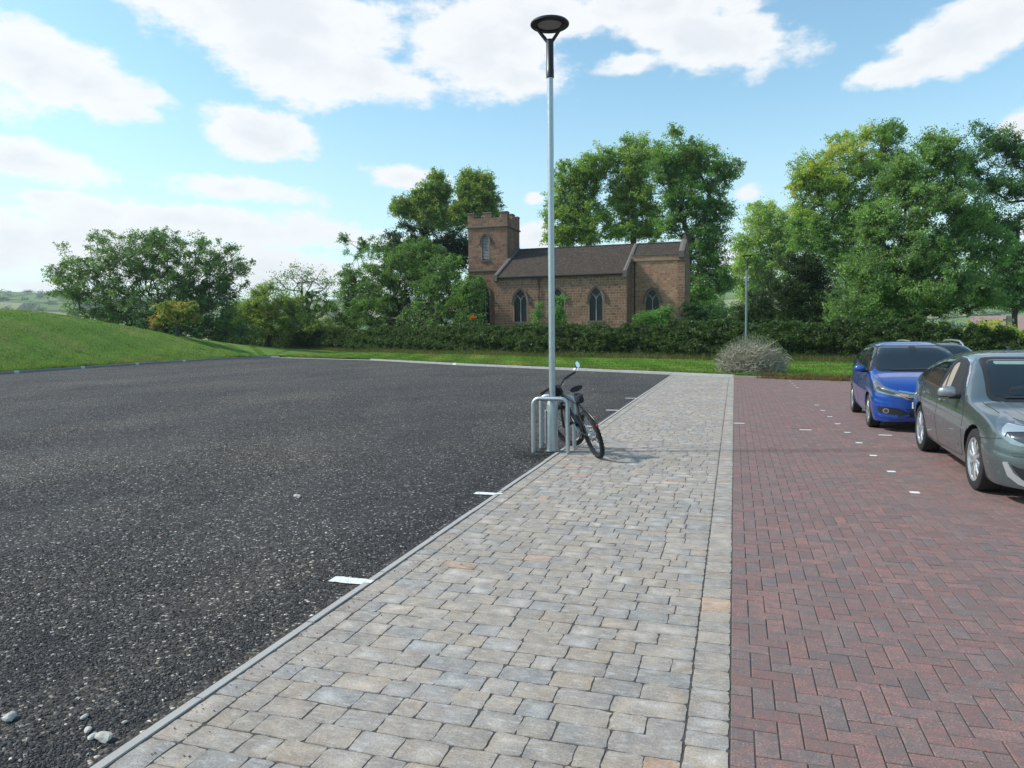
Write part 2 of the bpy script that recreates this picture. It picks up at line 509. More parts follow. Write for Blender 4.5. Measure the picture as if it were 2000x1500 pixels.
# --- pale tumbled paving of the path
m, nt, p, out = new_mat('tumbled_paver')
a = N(nt, 'ShaderNodeAttribute'); a.attribute_name = 'Col'
v = objco(nt)
nf = noise(nt, v, 95, 5, .8); nm = noise(nt, v, 9, 5, .6); ns = noise(nt, objco(nt, (9, 26, 9)), 1.6, 5, .65)
c = mixc(nt, 1.0, a.outputs['Color'], ramp(nt, nf, [(.34, .70), (.66, 1.32)]), 'MULTIPLY')
c = mixc(nt, 1.0, c, ramp(nt, nm, [(.3, (.78, .78, .80)), (.7, (1.18, 1.16, 1.12))]), 'MULTIPLY')
c = mixc(nt, ramp(nt, ns, [(.52, 0.0), (.68, .5)]), c, (.54, .53, .52))
tn = noise(nt, v, 5.5, 4, .6)
c = mixc(nt, 1.0, c, ramp(nt, tn, [(.3, (.96, 1.0, 1.03)), (.7, (1.05, 1.0, .94))]), 'MULTIPLY')
bigv = noise(nt, v, .8, 5, .6)
c = mixc(nt, 1.0, c, ramp(nt, bigv, [(.3, .92), (.7, 1.08)]), 'MULTIPLY')
nt.links.new(c, p.inputs['Base Color']); p.inputs['Roughness'].default_value = .82; p.inputs['Specular IOR Level'].default_value = .35
bump(nt, p, mathn(nt, 'ADD', nf, mathn(nt, 'MULTIPLY', nm, 2.5)), .5, .006)
M_pav = m
pav = []                                   # x0,x1,y0,y1
y = -1.0
while y < 30.3:
    x = -2.268
    while x < -.19 - .02:
        L = random.choice([.12, .16, .16, .21, .21, .24, .27])
        x1 = x + L
        if -.19 - x1 < .10: x1 = -.19
        if y < farline((x + x1) / 2) + .03: pav.append((x, x1, y, y + .155))
        x = x1
    y += .155
for (xa, xb) in ((-2.42, -2.272), (-.186, -.004)):
    y = -1.0
    while y < 30.2:
        L = random.choice([.12, .16, .21, .24])
        if y < farline((xa + xb) / 2): pav.append((xa, xb, y, y + L))
        y += L
K = 20
_t = np.array((-.90, -.5, 0, .5, .90))
ux = np.concatenate([np.ones(5), -_t, -np.ones(5), _t]); uy = np.concatenate([_t, np.ones(5), -_t, -np.ones(5)])   # round a unit square
ang = np.arctan2(uy, ux)
rd = (ux ** 2 + uy ** 2) > 1.6
VV = []; CC = []; FQ3 = []
pal = np.array([(.365, .325, .28), (.375, .335, .285), (.335, .31, .28), (.31, .30, .29), (.265, .285, .30), (.40, .34, .27), (.35, .327, .31), (.28, .26, .235)])
pw = np.array([.25, .2, .17, .13, .09, .06, .07, .03])
nb = 0; tri = []; quad = []
for (x0, x1, y0, y1) in pav:
    cx, cy = (x0 + x1) / 2, (y0 + y1) / 2; hx, hy = (x1 - x0) / 2 - .0008, (y1 - y0) / 2 - .0008
    jit = RNG.normal(0, .0024, (K, 2))
    col = (pal[RNG.choice(8, p=pw / pw.sum())] * .55 + np.array((.345, .32, .29)) * .45) * RNG.uniform(.93, 1.07)
    if RNG.random() < .014: col = np.array((.42, .31, .235)) * RNG.uniform(.85, 1.1)
    tz = RNG.normal(0, .0009); tx, ty = RNG.normal(0, .007, 2)
    eff = RNG.random() < .5; pale = RNG.uniform(.04, .19) if eff else RNG.uniform(-.02, .03)
    ea = RNG.uniform(0, 6.28)
    for (fr, zz, cm, ad) in ((1.0, -.009, .84, 0), ('in', -.0008, .98, 0), (.72, 0.0, 1.0, .35), (.38, .0008, 1.0, .9)):
        if fr == 'in':
            X_ = cx + ux * (hx - .0026) * np.where(rd, .985, 1) + jit[:, 0]; Y_ = cy + uy * (hy - .0026) * np.where(rd, .985, 1) + jit[:, 1]
        elif fr == 1.0:
            X_ = cx + ux * hx * np.where(rd, .99, 1) + jit[:, 0] * .4; Y_ = cy + uy * hy * np.where(rd, .985, 1) + jit[:, 1] * .4
        else:
            X_ = cx + ux * hx * fr; Y_ = cy + uy * hy * fr
        Z_ = np.full(K, zz) + (tz + (X_ - cx) * tx + (Y_ - cy) * ty if zz > -.01 else 0)
        VV.append(np.stack([X_, Y_, Z_], -1))
        cc = col * cm + ad * pale * (.5 + .5 * np.cos(ang * 1 + ea))[:, None]
        CC.append(np.clip(cc + 0 * X_[:, None], .02, .7))
    VV.append(np.array([[cx, cy, tz + .001]])); CC.append((col + pale * .6)[None])
    ii = np.arange(K); jj = (ii + 1) % K
    for r_ in range(3):
        quad.append(np.stack([nb + r_ * K + ii, nb + r_ * K + jj, nb + (r_ + 1) * K + jj, nb + (r_ + 1) * K + ii], -1))
    quad.append(np.stack([nb + 3 * K + ii[::2], nb + 3 * K + ii[1::2], nb + 3 * K + (ii[1::2] + 1) % K, np.full(K // 2, nb + 4 * K)], -1))
    nb += 4 * K + 1
me = np_mesh('path', np.concatenate(VV), np.concatenate(quad), np.concatenate(CC) * np.array((.93, .878, .855)))
tag(link('path', me, M_pav), 'pale grey tumbled block path between gravel and red bricks', None, None, 'structure')

# --- red block paving laid in herringbone
m, nt, p, out = new_mat('red_block')
a = N(nt, 'ShaderNodeAttribute'); a.attribute_name = 'Col'
v = objco(nt)
nf = noise(nt, v, 105, 4, .8); nm = noise(nt, v, 1.1, 6, .6)
c = mixc(nt, 1.0, a.outputs['Color'], ramp(nt, nf, [(.34, .52), (.5, 1.02), (.64, 1.75)]), 'MULTIPLY')
c = mixc(nt, ramp(nt, nm, [(.35, .0), (.7, .4)]), c, (.175, .138, .132))
nb_ = noise(nt, v, 14, 5, .7)
c = mixc(nt, ramp(nt, nb_, [(.42, 0.0), (.62, .75)]), c, (.135, .120, .118))
c = mixc(nt, ramp(nt, noise(nt, objco(nt, (1, 1.3, 1)), 11, 5, .75), [(.5, 0.0), (.68, .6)]), c, (.225, .115, .105))
spk = N(nt, 'ShaderNodeTexVoronoi'); spk.inputs['Scale'].default_value = 55; nt.links.new(v, spk.inputs['Vector'])
s3 = N(nt, 'ShaderNodeSeparateColor'); nt.links.new(spk.outputs['Color'], s3.inputs[0])
c = mixc(nt, mathn(nt, 'MULTIPLY', mathn(nt, 'MULTIPLY', mathn(nt, 'GREATER_THAN', s3.outputs[0], .85), mathn(nt, 'LESS_THAN', spk.outputs['Distance'], .17)), .6), c, (.45, .42, .38))
nt.links.new(c, p.inputs['Base Color']); p.inputs['Roughness'].default_value = .8; p.inputs['Specular IOR Level'].default_value = .35
bump(nt, p, nf, .4, .004)
M_red = m
bl = []
u_ = .1
for jy in range(-12, 290):
    for ix in range(-2, 175):
        s_ = (ix - jy) % 4
        if s_ == 0: r_ = (ix * u_, (ix + 2) * u_, jy * u_, (jy + 1) * u_)
        elif s_ == 3: r_ = (ix * u_, (ix + 1) * u_, jy * u_, (jy + 2) * u_)
        else: continue
        x0, x1, y0, y1 = r_
        x0 = max(x0, 0.0)
        if x1 - x0 < .03 or (y0 + y1) / 2 > np.interp((x0 + x1) / 2, [p[0] for p in FK], [p[1] for p in FK]): continue
        bl.append((x0, x1, y0, y1))
B = np.array(bl); nbk = len(B)
g_ = .0018; iv = .004
x0, x1, y0, y1 = (B[:, 0] + g_, B[:, 1] - g_, B[:, 2] + g_, B[:, 3] - g_)
tz = RNG.normal(0, .0007, nbk); tl = RNG.normal(0, .011, (nbk, 2))
cx, cy = (x0 + x1) / 2, (y0 + y1) / 2
def cor(ins, z):
    o_ = []
    for (xx, yy) in ((x0 + ins, y0 + ins), (x1 - ins, y0 + ins), (x1 - ins, y1 - ins), (x0 + ins, y1 - ins)):
        o_.append(np.stack([xx, yy, z + tz + (xx - cx) * tl[:, 0] + (yy - cy) * tl[:, 1]], -1))
    return o_
Vb = np.stack(cor(0, -.0075) + cor(iv * .35, -.0022) + cor(iv, 0), 1)  # n,12,3
rp = np.array([(.185, .104, .098), (.195, .104, .096), (.172, .104, .10), (.155, .110, .106), (.122, .106, .105), (.225, .108, .095), (.148, .110, .105)])
ci = RNG.choice(7, nbk, p=[.24, .15, .20, .16, .14, .04, .07])
cb = (rp[ci] * .75 + np.array((.175, .104, .098)) * .25) * 1.24 * np.array((1.06, .99, .92)) * RNG.uniform(.84, 1.18, (nbk, 1))
Cb = np.repeat(cb[:, None], 12, 1); Cb[:, :4] *= .55; Cb[:, 4:8] *= .92
o4 = np.arange(nbk)[:, None] * 12
fs = []
for a_, b_ in ((0, 4), (4, 8)):
    for k in range(4):
        k2 = (k + 1) % 4
        fs.append(np.concatenate([o4 + a_ + k, o4 + a_ + k2, o4 + b_ + k2, o4 + b_ + k], 1))
fs.append(np.concatenate([o4 + 8, o4 + 9, o4 + 10, o4 + 11], 1))
me = np_mesh('brick_paving', Vb.reshape(-1, 3), np.concatenate(fs), Cb.reshape(-1, 3))
tag(link('brick_paving', me, M_red), 'red and charcoal herringbone block paving under the cars', None, None, 'structure')

# --- kerbs
def kerb(name, pts, w0, w1, h, m, label, L=.915, z0=-.1):
    P, t = resample(pts, L); P3 = P
    mb = MB()
    for k in range(len(P) - 1):
        a, b = Vector(P[k]), Vector(P[k + 1]); d_ = (b - a).normalized(); n_ = Vector((-d_.y, d_.x))
        a = a + d_ * .004; b = b - d_ * .004
        hz = h + random.uniform(-.004, .004)
        c = .012 if h > .02 else .003
        prof = [(w0, z0), (w0, hz - c), (w0 + c, hz), (w1 - c, hz), (w1, hz - c), (w1, z0)]
        vs = [(q.x + n_.x * u, q.y + n_.y * u, z) for q in (a, b) for u, z in prof]
        n = len(prof)
        fsx = [(i, (i + 1) % n, n + (i + 1) % n, n + i) for i in range(n)] + [tuple(range(n))[::-1], tuple(range(n, 2 * n))]
        mb.add(vs, fsx)
    o = mb.build(name, m); tag(o, label, None, None, 'structure'); return o


M_edge = simple('edging_concrete', (.40, .375, .35), .9, var=.15, vs=3, bs=80, bstr=.2, spec=.2)
kerb('kerb', LK, -.02, .13, .115, M_concd, 'dark weathered raised kerb below the grass bank')
kerb('kerb', [LK[-1], FK[0]], -.02, .10, .03, M_conc, 'low flush kerb joining the dark and pale kerbs')
kerb('kerb', FK[:5], -.02, .13, .10, M_conc, 'pale concrete raised kerb in front of the hedge verge')
kerb('kerb', FK[4:], -.02, .13, .07, M_kerbb, 'low brown stained kerb at the end of the red bricks')
kerb('path_edging', [(-2.47, -2), (-2.47, 30.28)], -.040, .012, .006, M_edge, 'narrow concrete edging strip between gravel and path')
for k in []: pass

# --- painted bay marks, sheets 4 mm above what carries them
def sheet(name, x0, x1, y0, y1, z, m, label, group):
    mb = MB(); n = 10
    tp = [(x0 + (x1 - x0) * i / n, y1 + random.uniform(-.006, .006)) for i in range(n + 1)]
    bt = [(x0 + (x1 - x0) * i / n, y0 + random.uniform(-.006, .006)) for i in range(n + 1)]
    mb.add([(a, b, z) for a, b in bt] + [(a, b, z) for a, b in tp], [(i, i + 1, n + 2 + i, n + 1 + i) for i in range(n)])
    return tag(mb.build(name, m), label, None, group, 'structure')


for yy in (8.5, 9.7, 10.9, 12.1, 13.3, 14.5, 15.7, 16.9, 18.1, 23.6, 24.6, 25.6, 26.6):
    sheet('bay_marking', 1.81, 1.905, yy - .05, yy + .05, .007, M_white, 'small white painted square on the red bricks', 'white squares marking the bay line')
for xa, yy in ((0.0, 14.2), (1.11, 13.48), (2.3, 13.08)):
    sheet('bay_marking', xa, xa + .2, yy - .045, yy + .045, .007, M_white, 'short white painted dash on the red bricks', 'white dashes across the red bricks')
for yy, ln in ((4.43, .27), (7.32, .24), (10.17, .22), (13.2, .25), (16.08, .3), (19.15, .3)):
    sheet('bay_marking', -2.475 - ln, -2.475, yy - .055, yy + .055, .0015, M_white, 'white painted bay line end on the gravel edge', 'white bay line ends along the path')
for yy, ln in ((4.43, .0), (7.32, .03), (13.2, .10), (16.08, .12), (19.15, .12)):
    sheet('bay_marking', -2.472, -2.424 + ln, yy - .03, yy + .03, .008, M_white, 'white painted bay line end running onto the path', 'white bay line ends along the path')


def kerb_mark(x, y, d_, h):
    d_ = Vector(d_).normalized(); n_ = Vector((-d_.y, d_.x)); mb = MB(); w_ = .16
    vs = []
    for s_ in (-w_, w_):
        q = Vector((x, y)) + d_ * s_
        for u, z in ((-.026, -.004), (-.026, h - .01), (-.006, h + .009), (.12, h + .009)):
            vs.append((q.x + n_.x * u, q.y + n_.y * u, z))
    mb.add(vs, [(i, i + 1, 5 + i, 4 + i) for i in range(3)])
    tag(mb.build('bay_marking', M_white), 'white painted bay mark on the kerb face', None, 'white bay marks on the kerbs', 'structure')


for (x, y) in ((-35.28, 28.0), (-36.3, 32.3), (-37.15, 37.2), (-37.9, 42.6)):
    i0 = np.argmin(np.hypot(KL[:, 0] - x, KL[:, 1] - y)); kerb_mark(KL[i0, 0], KL[i0, 1], d[i0], .115)
for (x, y) in ((-15.2, 38.4), (-6.9, 33.06)):
    i0 = np.argmin(np.hypot(KL[:, 0] - x, KL[:, 1] - y)); kerb_mark(KL[i0, 0], KL[i0, 1], d[i0], .10)

# --- loose stones
def pebbles(P, S, Cc):
    n = len(P)
    o_ = np.array([(1, 0, 0), (-1, 0, 0), (0, 1, 0), (0, -1, 0), (0, 0, 1), (0, 0, -1), (.6, .6, .5), (-.6, -.6, .5)], float)
    tr = np.array([(0, 6, 4), (6, 2, 4), (2, 1, 4), (1, 7, 4), (7, 3, 4), (3, 0, 4), (0, 2, 6), (1, 3, 7), (2, 0, 5), (1, 2, 5), (3, 1, 5), (0, 3, 5)])
    V_ = o_[None] * RNG.uniform(.65, 1.25, (n, 8, 1)) * np.array([1, 1, .62]) * S[:, None, None]
    a = RNG.uniform(0, 6.28, n); ca, sa = np.cos(a)[:, None], np.sin(a)[:, None]
    V2 = np.stack([V_[..., 0] * ca * 1.25 - V_[..., 1] * sa, V_[..., 0] * sa * 1.25 + V_[..., 1] * ca, V_[..., 2]], -1) + P[:, None]
    T = (tr[None] + np.arange(n)[:, None, None] * 8).reshape(-1, 3)
    return V2.reshape(-1, 3), T, np.repeat(Cc, 8, 0)


M_peb = simple('pebble', (.05, .05, .05), .8, var=.25, vs=60, attr=True)
n = 200000
yy = 1.2 + (RNG.random(n) ** 1.7) * 20
xx = -2.56 - RNG.random(n) ** 1.15 * (1.6 + yy * 1.15)
S = RNG.uniform(.0035, .0085, n) * np.where(RNG.random(n) < .06, 1.5, 1)
pf = np.sin(xx * 1.3 + yy * .5) + np.sin(xx * .7 - yy * 1.1 + 2) + .7 * np.sin(xx * 2.9 + yy * 1.7 + 1) + .6 * np.sin(xx * 4.3 - yy * 3.1)
near_edge = np.exp(-((xx + 2.56) / .35) ** 2) * 2
kp = RNG.random(n) < np.clip(.42 + .38 * pf + near_edge, .06, 1)
xx, yy, S = xx[kp], yy[kp], S[kp]; n = len(xx)
gcol = np.array((.034, .0335, .035))[None] * RNG.uniform(.45, 1.8, (n, 1))
li = RNG.random(n) < .008; gcol[li] = np.array((.34, .33, .31)) * RNG.uniform(.4, 1.15, (li.sum(), 1)); S[li] *= RNG.uniform(.9, 1.7, li.sum())
n4 = 6000; y4 = 1.2 + RNG.random(n4) ** .8 * 36; x4 = -2.56 - RNG.random(n4) * (1.6 + y4 * 1.05); k4 = (x4 > -34.5 - .12 * np.clip(y4 - 10, 0, 99) * .3) & (y4 < np.interp(x4, [p[0] for p in FK], [p[1] for p in FK]) - .3)
x4, y4 = x4[k4], y4[k4]; n4 = len(x4); S4 = RNG.uniform(.006, .013, n4) * np.where(RNG.random(n4) < .05, 1.7, 1) ; c4 = np.array((.36, .345, .32))[None] * RNG.uniform(.45, 1.2, (n4, 1)); P4 = np.stack([x4, y4, -.006 + S4 * .2], -1)
P = np.stack([xx, yy, -.006 + S * .25], -1)
# scattered crumbs on the path side and round the post foot
n2 = 420
y2 = 2 + RNG.random(n2) * 9; x2 = -2.42 + np.abs(RNG.normal(0, .22, n2)); S2 = RNG.uniform(.002, .0055, n2)
P2 = np.stack([x2, y2, .004 + S2 * .2], -1); c2_ = np.full((n2, 3), .035)
n3_ = 900
a3 = RNG.uniform(0, 6.28, n3_); r3 = np.abs(RNG.normal(0, .3, n3_)); S3 = RNG.uniform(.006, .014, n3_)
P3 = np.stack([-2.72 + r3 * np.cos(a3) * .6, 9.95 + r3 * np.sin(a3), .006 + 0 * r3], -1)
k3 = P3[:, 0] < -2.43; P3 = P3[k3]; S3 = S3[k3]; c3_ = np.full((len(P3), 3), .03)
V_, T_, C_ = pebbles(np.concatenate([P, P2, P3, P4]), np.concatenate([S, S2, S3, S4]), np.concatenate([gcol, c2_, c3_, c4]))
tag(link('gravel_stones', np_mesh('gravel_stones', V_, T_, C_), M_peb), 'loose dark gravel chippings with scattered pale ones', 'gravel', None, 'stuff')
for (px, py, s_, lb) in ((204, 1443, .033, 'largest pale pinkish stone lying on the gravel by the near path edge'), (181, 1441, .022, 'small rounded pale stone touching the largest one on the gravel'),
                         (172, 1427, .019, 'grey rounded pebble just behind the pair of pale stones'), (18, 1404, .03, 'rough white lump of stone on the gravel at the left edge'), (165, 1402, .017, 'little pale pebble nearer the hedge than the grey one'),
                         (243, 1412, .014, 'small pink pebble close to the path edging'), (581, 971, .035, 'lone white stone in the middle of the dark gravel')):
    dd = ray(px, py); q = CAM + dd * (-H / dd.z)
    bm = bmesh.new(); bmesh.ops.create_icosphere(bm, subdivisions=2, radius=s_)
    for v_ in bm.verts:
        v_.co = Vector((v_.co.x * 1.15, v_.co.y * .85, v_.co.z * .6)) * (1 + .28 * math.sin(v_.co.x * 75 + px) * math.cos(v_.co.y * 95 + v_.co.z * 80)) ; v_.co.x += .05 * s_ * random.uniform(-1, 1)
    me = bpy.data.meshes.new('stone'); bm.to_mesh(me); bm.free()
    o = link('stone', me, simple('pale_stone', (.46, .43, .38), .85, var=.25, vs=60, bs=120)); o.location = (q.x, q.y, s_ * .30); o.rotation_euler = (0, 0, px)
    tag(o, lb, 'stone', 'pale stones lying on the gravel')

# --- grass blades on the bank and verge
n = 420000
ia = RNG.integers(0, len(KL) - 1, n); fr = RNG.random(n)
bp = KL[ia] * (1 - fr[:, None]) + KL[ia + 1] * fr[:, None]
q = RNG.random(n) ** 1.6 * 15 + .13
gx = bp[:, 0] + nsm[ia, 0] * q; gy = bp[:, 1] + nsm[ia, 1] * q
ok = (gy > 14) & (gx < 14)
gx, gy, q = gx[ok], gy[ok], q[ok]; n = len(gx)
gz = hgt(gx, gy)
hh = RNG.uniform(.03, .09, n) * np.where(q < .3, 1.5, 1)
aa = RNG.uniform(0, 6.28, n); wv = RNG.uniform(.008, .02, n); lx, ly = RNG.normal(0, .03, n), RNG.normal(0, .03, n)
V_ = np.stack([np.stack([gx - np.cos(aa) * wv, gy - np.sin(aa) * wv, gz - .01], -1), np.stack([gx + np.cos(aa) * wv, gy + np.sin(aa) * wv, gz - .01], -1),
               np.stack([gx + lx, gy + ly, gz + hh], -1)], 1)
patch = np.sin(gx * .5 + 1) * np.sin(gy * .37) + .6 * np.sin(gx * 1.7 + gy * .9) + .4 * np.sin(gx * 3.9 - gy * 2.7) + .3 * np.sin(gx * 8.1 + gy * 5.3)
dk_ = np.sin(gx * 2.3 + gy * .7 + 2) + np.sin(gx * .9 - gy * 1.9) + .8 * np.sin(gx * 5.1 + gy * 3.7) + .7 * np.sin(gx * 9.7 - gy * 6.1)
cg = np.where((patch > .55)[:, None], (.24, .25, .07), (.125, .23, .035)) * RNG.uniform(.4, 1.6, (n, 1)) * (1 + .16 * dk_)[:, None].clip(.5, 1.5)
dry = (q < 1.6) & (RNG.random(n) < .3); cg[dry] = np.array((.20, .18, .07)) * RNG.uniform(.7, 1.2, (dry.sum(), 1))
tag(link('grass', np_mesh('grass', V_.reshape(-1, 3), np.arange(n * 3).reshape(-1, 3), np.repeat(cg, 3, 0)), M_blade), 'short green grass blades over bank and verge', 'grass', None, 'stuff')

# ================================================================== trees, hedge, shrubs
UP = np.array((0, 0, 1.0))


def leaf_quads(P, S, C, updir=.5, ratio=.55):
    n = len(P)
    nv = RNG.normal(0, 1, (n, 3)); nv /= np.linalg.norm(nv, axis=1)[:, None]; nv += UP * updir
    nv /= np.linalg.norm(nv, axis=1)[:, None]
    t = RNG.normal(0, 1, (n, 3)); u = np.cross(nv, t); u /= np.linalg.norm(u, axis=1)[:, None]; v = np.cross(nv, u)
    S = S[:, None]
    V = np.stack([P - u * S * .5, P - v * S * .5 * ratio - u * S * .08, P + u * S * .5, P + v * S * .5 * ratio - u * S * .08], 1).reshape(-1, 3)
    return V, np.arange(4 * n).reshape(-1, 4), np.repeat(C, 4, 0)


def colours(n, base, var=.22, hue=.08):
    c = np.array(base, float)[RNG.integers(0, len(base), n)]
    return np.clip(c * RNG.uniform(1 - var, 1 + var, (n, 1)) * RNG.uniform(1 - hue, 1 + hue, (n, 3)), .004, .6)


def skeleton(base, trunk_top, C, r0, seed_n=5, lean=0.0):
    """joins every leaf clump to the nearest limb; returns nodes, parents, radii"""
    T = np.linspace(np.array(base, float), np.array(trunk_top, float), seed_n)
    T[1:-1, :2] += RNG.normal(0, .06 * np.linalg.norm(T[-1] - T[0]) / seed_n, (seed_n - 2, 2))
    nodes = [t for t in T]; par = [-1] + list(range(seed_n - 1))
    depth = [np.linalg.norm(T[i] - T[0]) for i in range(seed_n)]
    order = np.argsort(np.linalg.norm(C - T[-1], axis=1))
    for ci in order:
        c = C[ci]; A = np.array(nodes); dd = np.linalg.norm(A - c, axis=1)
        low = np.maximum(0, A[:, 2] - c[2] + .3) * .8
        j = int(np.argmin(dd + low + .12 * np.array(depth)))
        a = A[j]; L = dd[j]
        k = max(1, int(L / 1.1)); prev = j
        for s in range(1, k + 1):
            t = s / k
            p = a * (1 - t) + c * t + UP * math.sin(t * math.pi) * L * .10 + (RNG.normal(0, .05 * L, 3) if s < k else 0)
            nodes.append(p); par.append(prev); depth.append(depth[prev] + L / k); prev = len(nodes) - 1
    n = len(nodes); cnt = np.ones(n)
    for i in range(n - 1, 0, -1):
        if par[i] >= 0: cnt[par[i]] += cnt[i]
    R = r0 * (cnt / cnt[0]) ** .5
    return np.array(nodes), par, np.maximum(R, .012)


def skel_mesh(nodes, par, R, rmin=0.0, sides=5):
    V = []; Q = []; nb = 0
    a = np.arange(sides) / sides * 2 * np.pi
    for i in range(1, len(nodes)):
        p, q = nodes[par[i]], nodes[i]
        if R[i] < rmin: continue
        t = q - p; L = np.linalg.norm(t)
        if L < 1e-4: continue
        t /= L; u = np.cross(t, (0, 0, 1.0) if abs(t[2]) < .9 else (1.0, 0, 0)); u /= np.linalg.norm(u); w_ = np.cross(t, u)
        ra = min(R[par[i]], R[i] * 1.35)
        ring = np.cos(a)[:, None] * u + np.sin(a)[:, None] * w_
        V += [p - t * ra * .2 + ring * ra, q + ring * R[i]]
        k = np.arange(sides); k2 = (k + 1) % sides
        Q.append(np.stack([nb + k, nb + k2, nb + sides + k2, nb + sides + k], -1)); nb += 2 * sides
    return np.concatenate(V), np.concatenate(Q)


def ground_z(x, y): return float(hgt(x, y))


def tree(name, label, cat, lobes, base_px, D, base_cols, clumps=120, per=260, leaf=.2, cr=.9, trunk_r=.3, top_frac=.45, group=None, m=None,
         bark=None, flat=.8, hollow=.45, updir=.5, tips=None, tipcols=None, stems=1, droop=0, zbase=None, minr=0.0, gain=2.85):
    """lobes: (px, py, rx, rz[, D[, weight]]) measured in the photograph at D metres"""
    bp = at_d(base_px, 650, D); bx, by = bp.x, bp.y
    bz = (ground_z(bx, by) if zbase is None else zbase) - .1
    Ls = []
    for l in lobes:
        dl = l[4] if len(l) > 4 else D
        c = at_d(l[0], l[1], dl); k = dl / F
        Ls.append((np.array(c), l[2] * k, max(l[2], l[3] * .7) * k * .85, l[3] * k, l[5] if len(l) > 5 else 1))
    w_ = np.array([a[1] * a[3] * a[4] for a in Ls]); w_ /= w_.sum()
    right = np.array(Rm @ Vector((1, 0, 0))); fwd = np.cross(UP, right); fwd /= np.linalg.norm(fwd)
    C = []
    for li in RNG.choice(len(Ls), clumps, p=w_):
        c, rx, ry, rz, _ = Ls[li]
        v = RNG.normal(0, 1, 3); v /= np.linalg.norm(v); r = RNG.random() ** hollow
        C.append(c + right * v[0] * rx * r + fwd * v[1] * ry * r + UP * v[2] * rz * r)
    C = np.array(C)
    C[:, 2] = np.maximum(C[:, 2], bz + .5)
    cen = C.mean(0); zt = C[:, 2].min() * (1 - top_frac) + C[:, 2].max() * top_frac
    top = np.array((bx * .4 + cen[0] * .6, by * .4 + cen[1] * .6, zt))
    nodes, par, R = skeleton((bx, by, bz), top, C, trunk_r)
    root = empty(name, (bx, by, bz)); tag(root, label, cat, group)
    V, Q = skel_mesh(nodes, par, R, minr)
    if stems > 1:
        V2s, Q2s, nb_ = [V], [Q], len(V)
        for s in range(stems - 1):
            sub = C[RNG.choice(len(C), max(6, len(C) // 4), replace=False)]
            off = RNG.normal(0, .35, 2)
            n2, p2, R2 = skeleton((bx + off[0], by + off[1], bz), sub.mean(0) * .7 + np.array((bx, by, bz)) * .3, sub, trunk_r * .7)
            v2, q2 = skel_mesh(n2, p2, R2, minr); V2s.append(v2); Q2s.append(q2 + nb_); nb_ += len(v2)
        V, Q = np.concatenate(V2s), np.concatenate(Q2s)
    o = np.array((bx, by, bz))
    link('trunk', np_mesh('trunk', V - o, Q), bark or M_bark, root, smooth=True)
    # leaves
    n = clumps * per
    idx = np.repeat(np.arange(clumps), per)
    crs = RNG.uniform(.6, 1.25, clumps) * cr
    v = RNG.normal(0, .5, (n, 3)); v[:, 2] *= flat
    # leaves gather along short sprays inside a clump
    ns = 9
    sd = RNG.normal(0, 1, (clumps, ns, 3)); sd /= np.linalg.norm(sd, axis=2)[..., None]; sd[..., 2] = sd[..., 2] * .8 + .1
    sp = RNG.integers(0, ns, n); tt = RNG.random(n) ** .7
    pos = C[idx] + sd[idx, sp] * (tt * crs[idx])[:, None] * 1.15 + v * (crs[idx] * .32)[:, None]
    if droop: pos[:, 2] -= droop * (tt ** 2) * crs[idx]
    S = leaf * RNG.uniform(.65, 1.25, n)
    cb = np.array(base_cols, float)
    pick = RNG.integers(0, len(cb), clumps)
    cc = cb[pick] * RNG.uniform(.78, 1.2, (clumps, 1))
    if tipcols is not None:
        hz = (C[:, 2] - C[:, 2].min()) / np.ptp(C[:, 2]); sel = RNG.random(clumps) < tips(hz, (C - cen) @ right / (np.abs((C - cen) @ right).max()))
        cc[sel] = np.array(tipcols)[RNG.integers(0, len(tipcols), sel.sum())] * RNG.uniform(.8, 1.2, (sel.sum(), 1))
    Cl = np.clip(gain * cc[idx] * RNG.uniform(.7, 1.35, (n, 1)) * RNG.uniform(.93, 1.07, (n, 3)), .004, .6)
    V, Q, Cv = leaf_quads(pos - o, S, Cl, updir)
    link('crown', np_mesh('crown', V, Q, Cv), m or M_leaf, root)
    return root


G1 = [(.040, .085, .022), (.050, .100, .026), (.034, .072, .020), (.060, .11, .03)]
G2 = [(.055, .10, .028), (.07, .12, .03), (.045, .085, .026)]
GD = [(.018, .042, .014), (.024, .052, .016), (.015, .034, .013)]
GO = [(.085, .105, .03), (.07, .10, .03), (.10, .11, .035)]
GY = [(.13, .165, .035), (.16, .18, .04), (.10, .14, .035), (.19, .19, .05)]

# broad arching tree left of the hedge
tree('broad_tree', 'wide spreading tree with arching branches beyond the grass bank', 'tree',
     [(165, 545, 72, 50), (230, 505, 75, 55), (330, 505, 85, 55), (420, 525, 72, 55), (300, 580, 100, 60), (400, 600, 85, 50), (200, 590, 70, 45), (125, 520, 30, 22), (128, 485, 14, 14, 70, .5), (475, 512, 22, 18, 70, .6), (118, 560, 28, 24), (455, 490, 18, 16, 70, .5), (390, 470, 26, 16, 70, .8), (300, 465, 45, 20), (200, 615, 55, 22), (260, 632, 70, 20), (340, 640, 80, 20), (430, 635, 60, 26), (400, 570, 70, 40), (395, 655, 55, 16), (450, 650, 50, 22)],
     295, 72, [(.042, .070, .030), (.050, .082, .034), (.060, .090, .036)], clumps=900, per=130, leaf=.18, cr=.68, trunk_r=.24, top_frac=.15, stems=6, hollow=.42, droop=.3)
